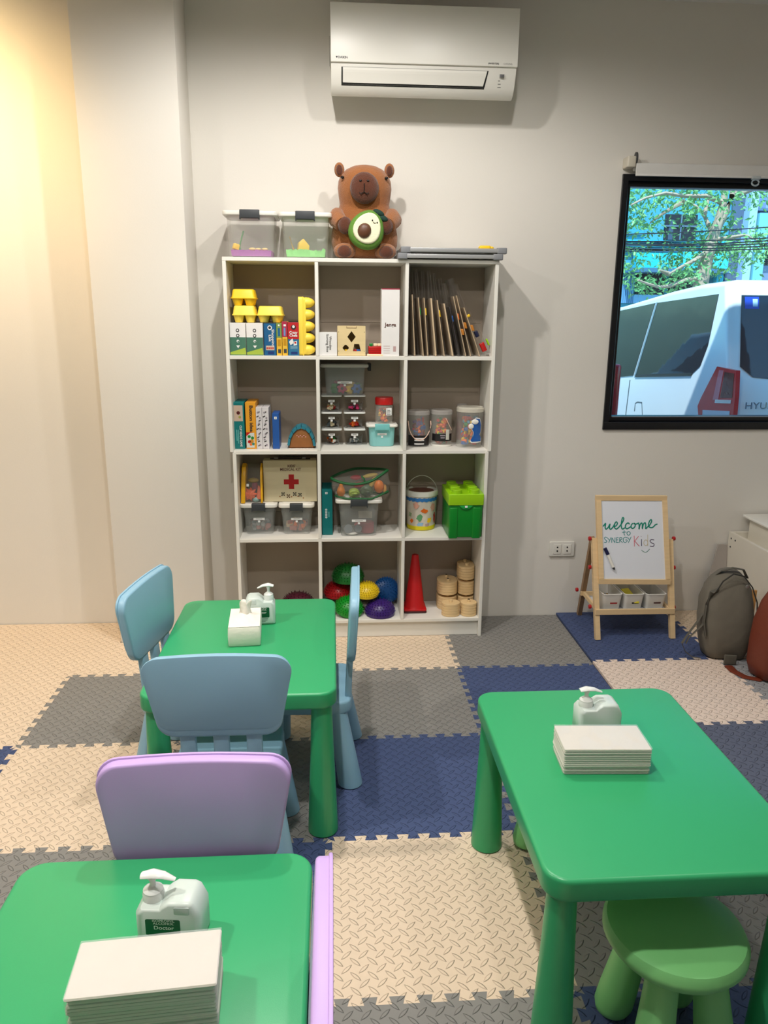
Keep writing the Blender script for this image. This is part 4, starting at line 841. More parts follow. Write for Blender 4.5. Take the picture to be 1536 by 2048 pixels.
# row 3
def row3():
    z=BT[3]; rib='ribbed storage tubs'
    _,e1=tubpx('storage_tub','clear tub with white lid at the left of the third shelf, under the yellow bag',480,555,485,548,1009,1071,z,whi,dgr,clear2,rib,dep=.19,taper=.12,sticker=.48)
    _,e2=tubpx('storage_tub','clear tub with white lid under the right part of the medical kit',557,629,562,624,1009,1071,z,whi,dgr,clear2,rib,dep=.19,taper=.12,sticker=.48)
    g1=[C('bit_slate',(80,90,96)),C('bit_grey',(150,152,150)),C('bit_brown',(110,80,70)),C('bit_dusty',(170,90,80))]
    for e,m,ds,s in ((e1,g1,'grey and brown toy animals in the tub under the yellow bag',31),(e2,[C('bit_slate',(80,90,96)),orange,C('bit_dusty',(170,90,80)),C('bit_tan',(200,170,130))],'orange and tan toy animals in the tub under the medical kit',32)):
        chunks('toy_pieces',ds,(e[0]+.026,e[1]-.026,e[2]+.03,e[4]-.03,z+.006,z+(e[3]-z)*.42),m,34,.034,s,taper=.006)
    # yellow zipped bag of toys
    zt=e1[3]+.002; y=e1[2]+.012; xa,xb=max(at(475,990,y).x,-.4405),at(526,990,y).x; h=at(500,931,y).z-zt; t=thing('toy_bag','clear toy bag with yellow side panels on the left tub','bag',((xa+xb)/2,y+.06,zt)); w=(xb-xa)/2
    pr=[(-.058,.001),(.058,.001),(.058,h*.7),(.045,h*.92),(.0,h),(-.03,h*.93),(-.050,h*.75)]
    yb=M('bag_yellow',(236,176,24),rough=.4,bump=.4,bs=80)
    for sx,k in ((-1,1),(1,.8)):
        g=G(); g.prism([(a,b) for a,b in pr],-.010 if sx<0 else -.005,.010 if sx<0 else .005,'x',b=.004); g.map(lambda q:(q.x+sx*(w-(.011 if sx<0 else .007))+(.008*q.z/h if sx<0 else .0),q.y,q.z)); g.build('side_panel',yb,t)
    g=G(); g.loft([[(x,a*.97,b*.97+.001) for a,b in pr] for x in (-w+.018,0,w-.012)],False,False); g.build('clear_film',foodfilm,t,smooth=60)
    g=G(); g.box(-w*.42,-w*.22,-.0595,-.058,h*.45,h*.52); g.build('sticker',lab,t,smooth=0)
    xc=(xa+xb)/2
    starfish=G()
    for k in range(9): a=2*pi*k/9; starfish.tube([(0,0,0),(.022*math.cos(a),-.002,.022*math.sin(a)),(.034*math.cos(a),.004,.034*math.sin(a))],[.013,.008,.002],n=8)
    tag(starfish.build('sea_animal',C('sea_orange',(226,98,52)),loc=(xc-.010,y+.025,zt+.040)),'orange spiky sea animal toy in the yellow bag','toy animal')
    g=G(); g.tube([(0,0,0),(.003,0,.03),(-.002,0,.062)],[.016,.014,.003],n=10); tag(g.build('sea_animal',C('sea_coral',(222,110,70)),loc=(xc+.033,y+.03,zt+.018)),'coral pointed sea animal toy at the right of the yellow bag','toy animal')
    g=G(); g.tube([(0,0,0),(.0,0,.03),(.004,0,.055)],[.016,.013,.002],n=10); tag(g.build('sea_animal',C('sea_mauve',(160,80,110)),loc=(xc+.010,y+.06,zt+.058)),'mauve sea animal toy in the middle of the yellow bag','toy animal')
    g=G(); g.ell((0,0,0),(.018,.016,.012)); tag(g.build('sea_animal',C('sea_teal',(130,170,165)),loc=(xc+.018,y+.028,zt+.0135)),'pale teal toy at the bottom of the yellow bag','toy animal')
    g=G(); g.ell((0,0,0),(.026,.02,.012)); tag(g.build('sea_animal',C('sea_olive',(170,150,70)),loc=(xc+.004,y+.06,zt+.100)),'olive toy high up in the yellow bag','toy animal')
    # medical kit
    zt=e2[3]+.002; y=e2[2]+.05; xa,xb=at(527,960,y).x,at(633.5,960,y).x; z1=at(580,921,y).z; kc=M('kit_wood',(206,194,160),rough=.5,var=.05,vs=8,stretch=(1,1,8)); t=carton('wooden medical kit case with a red cross, on the right tub','medical_kit',xa,xb,y,y+.075,zt,z1,kc,cat='toy case')
    rd=C('cross_red',(168,12,18)); patch(t,'red_cross',.38,.66,.425,.545,rd); o=patch(t,'red_cross',.472,.572,.31,.665,rd,off=.0006)
    dk=C('print_maroon',(90,30,30)); tx(t,"KIDS'",.53,.865,.013,dk,width=.036,bold=.01); tx(t,'MEDICAL KIT',.51,.785,.013,dk,width=.098,bold=.01)
    for i,(x,zz) in enumerate(((.36,.19),(.46,.14),(.58,.19),(.68,.17))):
        for dx,dz in ((0,0),(-.02,.025),(.02,.025),(-.02,-.03),(.02,-.03)): disc(t,'printed_mark',x+dx,zz+dz,.0032,ink2 if i!=1 else brown)
    for x,zz in ((.30,.13),(.74,.09),(.52,.12),(.64,.13)): disc(t,'printed_mark',x,zz,.003,C('print_ochre2',(150,90,40)))
    hz=z1-zt; g=G(); g.box(-.095,.095,-.01,.01,hz,hz+.004); g.build('handle_base',C('handle_black',(22,22,22)),t,smooth=0)
    g=G(); g.tube([(-.060,0,hz+.003),(-.052,0,hz+.0125),(.052,0,hz+.0125),(.060,0,hz+.003)],.004,n=8); g.build('handle',C('handle_black',(22,22,22)),t)
    for sx in (-1,1): g=G(); g.slab(sx*.066-.010,sx*.066+.010,-.012,.0,hz+.004,hz+.009,r=.002,b=.001,n=1); g.build('latch',M('nickel',(190,190,185),rough=.3,metal=.8),t)
    # teal box
    y=3.46; x0,x1,y,z1=span(644,665,980,1070,z); t=carton('teal carton standing upright left of the third middle cubby','game_carton',x0,x1,y,y+.17,z,z1,teal); patch(t,'sticker',.32,.55,.91,.955,lab); patch(t,'lettering',.40,.47,.925,.94,greyink,off=.001)
    for i,(a,b) in enumerate(((.36,.60),(.40,.52))): patch(t,'lettering',.36+.26*i,.44+.26*i,a,b,C('print_paleteal',(120,190,185)))
    for i in range(6): patch(t,'lettering',.30,.50,.385+.035*i,.405+.035*i,card,off=.001)
    _,e=tubpx('storage_tub','large clear tub with white lid and dark clip, under the bag of toy food',671,765,679,758,1000,1075,z,whi,dgr,clear2,rib,dep=.20,taper=.10,sticker=.40)
    zz=z+.006; xm=(e[0]+e[1])/2; yy=e[2]
    def pot(nm,lb,x,y,r,h,m,rot=None):
        g=G(); g.lathe([(r*.9,0),(r,.004),(r,h-.004),(r*.9,h)],n=24); tag(g.build(nm,m,loc=(x,y,zz),rot=rot),lb,'toy dish','toy dishes in the large tub')
    gm=C('pan_grey',(120,126,130),rough=.3); 
    pot('toy_dish','grey toy pan leaning at the left in the large tub',xm-.050,yy+.045,.022,.014,gm,(R(70),0,0)); bpy.data.objects[-1] if False else None
    pot('toy_dish','darker grey toy pan leaning beside the white dish',xm-.004,yy+.045,.019,.012,C('pan_dark',(96,100,106),rough=.3),(R(70),0,0))
    pot('toy_dish','flat white toy dish at the front of the large tub',xm-.032,yy+.055,.032,.010,whi)
    pot('toy_dish','dusky red toy pot at the right of the large tub',xm+.040,yy+.078,.035,.052,C('pot_red',(150,56,66)))
    for o in COL.objects:
        if o.name.startswith('toy_dish') and o.rotation_euler.x>1: o.location.z+=.024
    g=G(); g.slab(-.034,.034,-.005,.005,0,.034,r=.002,b=.001,n=1); tag(g.build('toy_card',C('card_cream',(215,208,190)),loc=(xm+.035,yy+.145,zz+.052)),'cream card standing at the back of the large tub','toy card')
    g=G(); g.tube([(-.012,0,0),(0,0,.010),(.014,0,.004),(.018,0,-.008)],.007,n=8); tag(g.build('toy_food',C('food_pink',(190,90,96)),loc=(xm-.006,yy+.075,zz+.035)),'pink toy piece behind the dark grey pan','toy food')
    # bag of toy fruit and vegetables
    zt=e[3]+.002; y0=yy+.005; F=lambda u,v,dy=0:at(u,v,y0+dy)
    bl=F(672,995,.03); t=thing('food_bag','green trimmed clear bag bulging with toy fruit and vegetables, on the large tub','bag',(F(718,1000,.06).x,y0+.07,zt)); o0=Vector(t.location)
    def loc(pts): return [Vector(p)-o0 for p in pts]
    topring=[F(664,958,.02),F(690,967,-.01),F(718,968,-.016),F(745,961,-.012),F(770,944,.0),F(774,940,.06),F(755,938,.13),F(715,937,.14),F(690,943,.13),F(668,952,.10)]
    botring=[F(672,992,.02),F(690,1000,.0),F(718,1005,-.008),F(745,998,-.004),F(775,983,.01),F(768,990,.10),F(735,995,.13),F(705,996,.13),F(680,994,.11),F(674,993,.06)]
    for p in botring: p.z=max(p.z,zt+.005)
    def smoothloop(P,k=4):
        Q=[]; n=len(P)
        for i in range(n):
            a,b,c,d=P[i-1],P[i],P[(i+1)%n],P[(i+2)%n]
            for j in range(k):
                s=j/k; Q.append(.5*((2*b)+(c-a)*s+(2*a-5*b+4*c-d)*s*s+(3*b-a-3*c+d)*s**3))
        return Q
    tr=smoothloop(loc(topring)); br=smoothloop(loc(botring)); gm=M('trim_green',(14,92,44),rough=.5,bump=.3,bs=300)
    g=G(); g.tube(tr,.0065,n=8,closed=True); g.build('trim',gm,t); g=G(); g.tube(br,.0050,n=8,closed=True); g.build('trim',gm,t)
    g=G(); g.tube([tr[i]*.55+tr[(20-i)%40]*.45+Vector((0,0,.004)) for i in range(3,9)],.005,n=8,flat=.5); g.build('zip',gm,t)
    mid=[(a*.5+b*.5)+Vector(((a.x+b.x)*.04,-.012 if a.y<0 else .004,0)) for a,b in zip(tr,br)]
    g=G(); g.loft([br,mid,tr],False,False); g.build('side_film',foodfilm,t,smooth=70); g=G(); g.v=[tuple(p) for p in tr]+[tuple(sum(tr,Vector())/len(tr)+Vector((0,0,.006)))]; n=len(tr)
    for i in range(n): g.face((i,(i+1)%n,n))
    g.build('top_film',foodfilm,t,smooth=70,fix=False)
    def fruit(lb,u,v,dy,r,m,kind='e',rot=None):
        p=F(u,v,dy); g=G()
        if kind=='e': g.ell((0,0,0),r,16,10)
        elif kind=='pear': g.lathe([(.003,-r[2]),(r[0]*.7,-r[2]*.85),(r[0],-r[2]*.35),(r[0]*.8,r[2]*.2),(r[0]*.5,r[2]*.6),(r[0]*.42,r[2]*.85),(.003,r[2])],n=16)
        elif kind=='leafy':
            for k in range(5): a=len(g.v); g.ell((0,0,0),(r[0]*(1-.1*k),r[1],r[2]*(1-.14*k)),14,8); g.map(lambda q:q+Vector((.006*math.sin(k*2.1),-.006*k,.005*math.cos(k*1.7))),a)
        p.z=max(p.z,zt+.009+r[2]*.8); tag(g.build('toy_food',m,loc=p,rot=rot),lb,'toy food')
    fruit('orange toy pear at the left of the food bag',682,980,.045,(.021,.02,.030),C('pear_orange',(212,120,24)),'pear'); fruit('light green toy lettuce at the front of the food bag',708,991,.035,(.026,.02,.018),C('lettuce',(150,176,70)),'leafy'); fruit('dark sage toy cabbage in the middle of the food bag',733,985,.045,(.030,.022,.025),C('cabbage',(76,98,74)),'leafy'); fruit('crimson toy beetroot under the green trim',718,970,.060,(.028,.022,.016),C('beet',(150,22,50))); fruit('orange toy pumpkin at the right of the food bag',758,973,.050,(.024,.022,.031),C('pumpkin',(222,118,34)),'e'); fruit('yellow toy corn cob between cabbage and pumpkin',746,964,.085,(.013,.013,.032),C('corn',(230,195,100)),'e',(0,.5,0)); fruit('yellow toy banana lying high in the food bag',740,951,.085,(.038,.015,.010),C('banana',(222,190,80)),'e',(0,-.2,0)); fruit('red toy apple high in the food bag',712,955,.085,(.028,.022,.012),C('apple',(184,22,48))); fruit('orange toy slice at the far right of the food bag',769,977,.075,(.010,.014,.022),C('slice',(230,170,90)))
    # printed bucket with handle
    y=atz(844,1063,z).y; xa,xb=at(812,1015,y+.03).x,at(877,1015,y+.03).x; xa=max(xa,.3385); r=(xb-xa)/2; yc=y+r; h=at(844,978,yc).z-z; t=thing('toy_bucket','picture printed toy bucket with white rim, yellow base and wire handle','bucket',((xa+xb)/2,yc,z))
    g=G(); g.lathe([(r*.86,.016),(r*.97,h*.88)],n=40,cap=False); g.build('body',M('bucket_print',(222,210,196),rough=.4,var=.25,vs=22),t)
    g=G(); g.lathe([(r*.80,.0006),(r*.86,.002),(r*.885,.020),(r*.87,.022)],n=40); g.build('base',C('bucket_yellow',(222,206,20)),t)
    g=G(); g.lathe([(r*.96,h*.87),(r*1.0,h*.88),(r*1.02,h*.97),(r*.98,h),(r*.86,h),(r*.84,h*.96),(r*.4,h*.95),(0,h*.95)],n=40); g.build('lid',whi,t)
    g=G(); g.lathe([(r*.80,h*.962),(r*.78,h*.972),(r*.2,h*.972)],n=32); g.build('lid_print',C('lid_print',(120,70,60)),t)
    g=G(); g.tube([(r*1.0*math.cos(a),-.01,h*.86+h*.50*math.sin(a)) for a in [pi*i/20 for i in range(21)]],.0018,n=8); g.build('handle',C('wire_white',(200,200,190)),t)
    def spot(nm,ang,zq,rx,rz,m,off=.0006):
        rr=(r*.86+(r*.11)*((zq-.016)/(h*.88-.016)))+off; g=G(); n=14; f=lambda a,b:(rr*math.sin(ang+a/rr)+0,-rr*math.cos(ang+a/rr),zq+b); g.v.append(f(0,0)); g.v+=[f(rx*(1+.28*math.sin(2.0*i+ang*9))*math.cos(2*pi*i/n),rz*(1+.28*math.cos(1.7*i+zq*300))*math.sin(2*pi*i/n)) for i in range(n)]
        for i in range(n): g.face((0,1+i,1+(i+1)%n))
        g.build(nm,m,t,smooth=60,fix=False)
    for k in range(9): spot('print_shape',-1.2+.3*k,h*.80,.016,.010,C('print_skyblue',(50,120,190)))
    for a,q,rx,rz,m in ((-.45,.66,.015,.016,C('skin_print',(216,160,140))),(.75,.60,.014,.022,C('skin_print',(216,160,140))),(.1,.52,.016,.011,orange),(-.2,.34,.016,.016,C('ball_green',(100,160,110))),(.5,.27,.012,.013,yel),(1.0,.33,.009,.028,red),(-.8,.24,.010,.010,orange),(-.15,.17,.016,.009,C('print_paleblue2',(150,190,225))),(.35,.15,.012,.008,C('print_pinkgrey',(190,160,158))),(-.9,.40,.01,.012,C('print_sage',(150,170,130)))): spot('print_shape',a,h*q,rx,rz,m,off=.0012)
    # green brick box
    yf=3.405; xa,xb=at(896,1050,yf).x,at(970,1050,yf).x; xb=min(xb,.7035); xa=min(xa,xb-.165); w=(xb-xa)/2; d=.118; gb=C('brick_green',(8,130,38),rough=.32); t=thing('brick_box','green brick shaped storage box with a lime studded lid, jutting past the shelf edge','storage box',((xa+xb)/2,yf+d,z)); 
    hb=at(933,1011,yf).z-z; ht=at(933,989,yf).z-z
    g=G(); g.slab(-w+.004,w-.004,-d+.006,d-.004,.006,hb,r=.008,b=.003,n=3)
    for a,b in ((-w+.006,-w+.046),(w-.052,w-.012)): g.slab(a,b,-d+.001,d-.006,.0006,hb-.012,r=.006,b=.003,n=3)
    g.build('base',gb,t)
    g=G(); P=[(-.032,hb-.001),(.032,hb-.001),(.018,hb-.016),(.006,hb-.020),(-.006,hb-.020),(-.018,hb-.016)]; g.prism(P,-d+.0005,-d+.008,b=.002); g.build('latch',C('brick_green_light',(30,160,70),rough=.3),t)
    g=G(); g.box(-.006,.006,-d-.0006,-d+.001,hb-.011,hb-.002); g.build('sticker',lab,t,smooth=0)
    g=G(); g.slab(-w,w,-d,d,hb,ht,r=.006,b=.003,n=3); L=g.build('lid',lim,t)
    for i in range(2):
        for j in range(4):
            cx=(-.5+i)*w; cy=-d+2*d*(j+.5)/4
            g=G(); g.lathe([(.0245,ht-.001),(.0235,ht+.018),(.022,ht+.0195),(0,ht+.0195)],cx,cy,n=28); g.build('stud',lim,L)
row3()
# row 4
def row4():
    z=BT[4]
    def dome(label,u,v,r,m,zz,y,rot=None,hh=.84,spikes=True,cat='balance dome'):
        p=at(u,v,y); t=thing('spiky_dome',label,cat,(p.x,y,zz),0,'spiky balance domes in the bottom middle cubby')
        if rot: t.rotation_euler=rot
        h=r*hh*1.05; g=G(); prof=[(r*.9,.0006),(r,.003),(r*1.0,.008)]+[(r*math.cos(a)**.8 if a<pi/2-.01 else 0,.008+h*math.sin(a)) for a in [pi/2*i/8 for i in range(1,9)]]; g.lathe(prof,n=36); g.build('shell',m,t,smooth=50)
        if spikes:
            g=G()
            for j in range(1,8):
                a=pi/2*j/8.2; rr=r*math.cos(a)**.8; n=max(3,int(34*math.cos(a)))
                for i in range(n):
                    b=2*pi*(i+.5*(j%2))/n; c=Vector((rr*math.cos(b),rr*math.sin(b),.008+h*math.sin(a))); nn=Vector((math.cos(a)*math.cos(b),math.cos(a)*math.sin(b),math.sin(a)*1.2)).normalized(); x=nn.orthogonal().normalized(); yv=nn.cross(x); k=len(g.v); s=.0036
                    g.v+=[tuple(c+x*s*math.cos(q)+yv*s*math.sin(q)) for q in (0,2.094,4.189)]+[tuple(c+nn*.0095)]
                    for q in range(3): g.face((k+q,k+(q+1)%3,k+3))
            g.build('spikes',m,t,smooth=60,stuff=True,fix=False)
        return t
    gd=C('dome_green',(10,140,34),rough=.35); ru=C('dome_red',(176,16,26),rough=.35); yd=C('dome_yellow',(226,196,30),rough=.35); bd=C('dome_blue',(20,88,160),rough=.35)
    dome('purple spiky dome resting flat at the front of the bottom shelf',760,1225,.072,pur,z+.0005,3.505)
    dome('bright green spiky dome at the front, half behind the blue chair',697,1230,.070,gd,z+.018,3.515,rot=(R(14),R(10),0))
    dome('red spiky dome at the left behind the green one',677,1190,.070,ru,z+.066,3.604)
    dome('yellow spiky dome stacked over the purple one',733,1190,.060,yd,z+.092,3.540,rot=(R(8),0,0),hh=.82)
    dome('dark green spiky dome at the top of the heap',696,1148,.078,C('dome_dark_green',(16,104,36),rough=.4),z+.150,3.592,hh=.9)
    t=dome('blue dome standing on edge at the right of the heap',771,1190,.066,bd,z+.078,3.636,rot=(R(75),0,R(8)),hh=.45)
    p=at(596,1195,3.55); t=dome('dark maroon dome in the bottom left cubby, behind the table',596,1195,.088,C('dome_maroon',(70,16,34),rough=.4),z+.0005,3.55,hh=1.0); t['group']='dome in the bottom left cubby'
    # cones
    y=3.50; xa,xb=at(810,1212,y).x,at(855,1212,y).x; xc=(xa+xb)/2; wv=(xb-xa)/2; h=at(827,1110,y+.05).z-z; cm=C('cone_red',(196,14,20),rough=.45); ck=C('cone_dark',(60,12,16))
    for i,(zz,m,lb) in enumerate(((z+.0005,ck,'dark red cone base at the bottom of the cone stack'),(z+.0115,cm,'red sports cone on top of the cone stack'))):
        t=thing('sports_cone',lb,'cone',(xc-.003,y+.06,zz),0,'stacked cones'); g=G(); g.slab(-wv,wv,-.058,.058,0,.0095,r=.008,b=.002,n=3); g.build('base',m,t)
        if i: g=G(); hh=h-.012; g.lathe([(wv*.98,.0095),(wv*.86,.022),(wv*.30,hh-.004),(wv*.26,hh),(0,hh)],n=32); g.build('cone',m,t)
    # wooden jars: stadium shaped blocks with knobs
    jw=M('jar_wood',(226,196,146),rough=.55,var=.16,vs=7,stretch=(1,1,14)); kd=C('knob_hole',(40,30,24))
    def block(label,u0,u1,v0,zz,y,dep,knobs,hgt):
        xa,xb=at(u0,1210,y+.03).x,min(at(u1,1210,y+.03).x,.7035); w=(xb-xa)/2; t=thing('wooden_block_jar',label,'wooden jar',((xa+xb)/2,y+dep/2,zz),0,'wooden stacking jars in the bottom right cubby')
        n=5; dz=hgt/n
        for i in range(n):
            g=G(); g.slab(-w,w,-dep/2,dep/2,i*dz+.0003,(i+1)*dz-.0003,r=w*.97,b=.0012,n=9,e=1); g.build('plywood_layer',jw,t)
        for yk,m in knobs:
            g=G(); g.lathe([(.0085,hgt-.001),(.0085,hgt+.010),(.0075,hgt+.012),(0,hgt+.012)],0,yk,n=18); kk=g.build('knob',jw,t)
            if m: g=G(); g.lathe([(.0062,hgt+.0115),(.0062,hgt+.0135)],0,yk,n=14); g.build('knob_cap',kd,kk)
        return hgt
    y=3.446; H=at(901,1205,y+.03).z-z-.004
    block('pale wooden jar at the front left of the bottom right cubby',884,920,1205,z+.0005,y,.075,[(0,False)],.066)
    block('pale wooden jar at the front right of the bottom right cubby',921.5,957,1205,z+.0005,y,.075,[(0,True)],.066)
    y2=3.535; z0=z+.0005
    for k in range(2): block('long wooden jar in the left back stack, %s'%('bottom','top')[k],875,914,1160,z0+k*.080,y2,.125,[(-.03,k==1),(.03,k==1)],.067)
    for k in range(3): block('long wooden jar in the right back stack, %s'%('bottom','middle','top')[k],915,955,1130,z0+k*.080,y2,.125,[(-.03,False),(.03,False)],.067)
row4()
# ------------------------------------------------------------------ easel
def onp(u,v,a,b,off=0):
    d=ray(u,v); t=(a+b*CH)/(d.y-b*d.z); p=d*t+Vector((0,0,CH)); return p
EA,EB=3.33,.235
def easel():
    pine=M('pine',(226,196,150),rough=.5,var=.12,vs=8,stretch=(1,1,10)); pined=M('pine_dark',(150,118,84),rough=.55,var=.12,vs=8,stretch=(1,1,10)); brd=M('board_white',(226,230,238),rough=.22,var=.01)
    rk=C('knob_red',(176,24,28),rough=.35); o=Vector((1.455,3.40,.0125)); e=thing('easel',"child's pine easel with a whiteboard reading welcome, beside the grey backpack",'easel',o)
    P=lambda u,v,off=0:onp(u,v,EA-off,EB)-o
    def bar(nm,a,b,w,d,m=pine):
        a,b=Vector(a),Vector(b); t=(b-a).normalized(); x=Vector((0,1,0)).cross(t)
        if x.length<.1: x=Vector((0,0,1)).cross(t)
        x.normalize(); y=t.cross(x); g=G(); g.loft([[p+x*(sx*w/2)+y*(sy*d/2) for sx,sy in ((-1,-1),(1,-1),(1,1),(-1,1))] for p in (a,b)]); return g.build(nm,m,e,smooth=0)
    zf=.0005
    def foot(p): p=Vector(p); p.z=zf; return p
    L0,L1=P(1195,1277),P(1187.5,1076); R0,R1=P(1344,1277),P(1339.5,1078); bar('leg',foot(L0),L1,.024,.024); bar('leg',foot(R0),R1,.024,.024)
    # back legs
    for p1,x in ((L1,-1),(R1,1)):
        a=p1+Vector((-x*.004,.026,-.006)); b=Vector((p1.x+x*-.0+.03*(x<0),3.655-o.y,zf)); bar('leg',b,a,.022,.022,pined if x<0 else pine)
    # board frame
    tl,tr,br,bl=P(1191,990.5,.016),P(1332.5,991,.016),P(1340,1168,.016),P(1197,1167,.016)
    w=.024; up=(tl-bl).normalized(); rt=(tr-tl).normalized()
    bar('frame_rail',tl+up*-w/2,tr+up*-w/2,w,.020); bar('frame_rail',bl+up*w/2,br+up*w/2,w,.020)
    bar('frame_stile',bl+rt*w/2+up*w,tl+rt*w/2-up*w,w,.0205); bar('frame_stile',br-rt*w/2+up*w,tr-rt*w/2-up*w,w,.0205)
    c=[bl+(up+rt)*.018,br+(up-rt)*.018,tr+(-up-rt)*.018,tl+(rt-up)*.018]; n=rt.cross(up).normalized(); 
    if n.y>0: n=-n
    g=G(); g.loft([[p+n*k for p in c] for k in (-.004,.004)]); B=g.build('board',brd,e,smooth=0)
    base=(c[0]+c[1]+c[2]+c[3])/4
    def Q(cx,cy,h=.0048):
        u,v=1150+.1514*cx,980+.1514*cy; d=ray(u,v); pp=base+o+n*h; cc=Vector((0,0,CH)); return cc+d*((pp-cc).dot(n)/d.dot(n))-o
    def stroke(nm,pts,m,w=.0022,sm=True):
        q=[Q(*p) for p in pts]
        if sm and len(q)>2:
            z=[]; K=len(q)
            for i in range(K-1):
                a,b,c2,d=q[max(i-1,0)],q[i],q[i+1],q[min(i+2,K-1)]
                for j in range(4): s=j/4; z.append(.5*((2*b)+(c2-a)*s+(2*a-5*b+4*c2-d)*s*s+(3*b-a-3*c2+d)*s**3))
            q=z+[q[-1]]
        g=G(); g.tube(q,w,n=6,flat=.25,upv=n); return g.build(nm,m,B,smooth=60)
    te=C('ink_teal',(0,134,112)); ts=C('ink_teal2',(40,140,140)); 
    for l in ([(372,480),(405,440),(398,490),(410,518),(440,490),(462,448),(455,495),(470,520),(500,490),(520,455)],[(512,486),(545,470),(560,440),(545,420),(525,445),(520,490),(545,515),(580,490)],[(580,490),(625,430),(645,380),(630,365),(618,400),(610,470),(625,515),(658,498)],[(720,450),(700,435),(672,455),(665,490),(685,512),(725,492),(742,480)],[(765,440),(745,460),(742,490),(762,508),(790,485),(795,450),(775,438),(800,452),(835,438)],[(838,430),(848,470),(845,518),(858,460),(880,435),(890,460),(888,512),(902,455),(925,432),(935,460),(933,512),(955,490)],[(955,488),(985,465),(1012,415),(1005,392),(985,410),(970,460),(990,495),(1030,490),(1060,460),(1090,450)]): stroke('lettering',l,te,.0030)
    for l in ([(650,532),(648,580),(660,600)],[(625,560),(678,553)],[(708+22*math.cos(a),572+24*math.sin(a)) for a in [2*pi*i/10 for i in range(11)]]): stroke('lettering',l,ts,.0016)
    for l in ([(425,630),(400,622),(388,640),(405,660),(420,675),(408,692),(385,690)],[(430,632),(452,662)],[(475,625),(445,697)],[(485,697),(487,630)],[(487,630),(525,695)],[(525,695),(528,625)],[(575,630),(545,632)],[(545,632),(543,692)],[(543,692),(578,690)],[(545,660),(570,658)],[(588,695),(590,628)],[(590,628),(615,630),(620,648),(592,662)],[(592,662),(628,695)],[(690,635),(660,622),(638,645),(640,680),(665,692),(688,675),(686,658)],[(686,658),(665,660)],[(695,625),(718,658)],[(742,618),(705,695)]): stroke('lettering',l,ts,.0015)
    for l in ([(780,605),(785,745)],[(838,612),(790,675)],[(790,675),(850,742)]): stroke('lettering',l,C('ink_pink',(210,70,90)),.0013)
    for l in ([(878,650),(880,740)],[(873,611),(875,615)]): stroke('lettering',l,C('ink_navy',(40,40,90)),.0017)
    for l in ([(935+26*math.cos(a),697+38*math.sin(a)) for a in [2*pi*i/10 for i in range(11)]],[(960,590),(962,740)]): stroke('lettering',l,C('ink_tan',(196,184,150)),.0013)
    stroke('lettering',[(1045,660),(1010,655),(990,675),(1015,700),(1045,715),(1035,742),(990,740)],C('ink_violet',(60,30,70)),.0016); stroke('drawn_smile',[(878,792),(905,815),(935,822),(960,808),(985,780)],C('ink_green',(40,120,90)),.0012)
    # tray: four rails and a floor, hung between the leg pairs
    f0,f1=P(1189,1222),P(1346,1223); zt=f0.z; yb=f0.y+.215
    bar('tray_rail',(f0.x,f0.y-.014,zt),(f1.x,f1.y-.014,zt),.026,.012); bar('tray_rail',(f0.x,yb,zt+.01),(f1.x,yb,zt+.01),.020,.012)
    for x in (f0.x+.018,f1.x-.018): bar('tray_rail',(x,f0.y,zt),(x,yb,zt+.01),.012,.020)
    g=G(); g.box(f0.x+.02,f1.x-.02,f0.y-.008,yb-.008,zt-.010,zt-.006); g.build('tray_floor',brd,e,smooth=0)
    for u,v,s in ((1184,1077,-1),(1186,1134,-1),(1188,1213,-1),(1342,1077,1),(1345,1135,1),(1347,1214,1)):
        p=P(u,v); x=(L1.x-.013 if s<0 else R1.x+.013) ; g=G(); g.lathe([(.004,0),(.0095,.001),(.011,.006),(.0095,.013),(.0,.0145)],n=16); g.map(lambda q:(x+s*q.z,p.y+q.x,p.z+q.y)); g.build('knob',rk,e)
    g=G(); g.lathe([(.004,0),(.0095,.001),(.011,.006),(.0095,.013),(.0,.0145)],n=16); kz=at(1163,1179,3.60).z-o.z; g.map(lambda q:(L1.x-.004-q.z,3.60-o.y+q.x,kz+q.y)); g.build('knob',rk,e)
    # marker clipped on the board
    a,b,c3,d=Q(395,768,.0145),Q(436,852,.0145),Q(505,1020,.0145),Q(522,1050,.0145)
    mk=thing('marker','white marker with a navy cap held on the whiteboard','marker',o+b)
    def tb(nm,p,q,r,m): g=G(); g.tube([p-b,q-b],r,n=12); g.build(nm,m,mk)
    tb('cap',a,b,.0085,C('ink_navy2',(20,24,70))); tb('barrel',b,c3,[.0078,.0078] if False else .0075,whi); tb('tip',c3,d,[.006,.004],dgr)
    # three bins
    tw=o+Vector((0,0,0)); zb=zt+o.z-.0058; bw=M('bin_white',(222,220,214),rough=.4)
    cols=[('white open bin with a red label on the easel tray, left of three',1206,1247,C('label_red2',(150,40,46))),('white open bin with a black label on the easel tray, middle of three',1249,1291,C('label_black2',(30,30,28))),('white open bin with a brown label on the easel tray, right of three',1293,1335,C('label_brown',(84,54,54)))]
    for i,(lb,u0,u1,m) in enumerate(cols):
        y0=f0.y+o.y+.004; xa,xb=at(u0,1195,y0).x,at(u1,1195,y0).x; D=.185; t=thing('tray_bin',lb,'bin',((xa+xb)/2,y0+D/2,zb),0,'bins on the easel tray'); w=(xb-xa)/2; d=D/2; h=at((u0+u1)/2,1189,y0).z-zb
        g=G(); ring=lambda k,z,s=0:[(x,y,z) for x,y in rrect(-w*k+s,w*k-s,-d*(k+.02)+s,d*(k+.02)-s,.016,4)]
        g.loft([ring(.80,.001),ring(.83,.004),ring(.95,h-.003),ring(.98,h-.003),ring(.98,h),ring(.95,h,.003),ring(.82,.008,.002)]); g.build('body',bw,t,smooth=50)
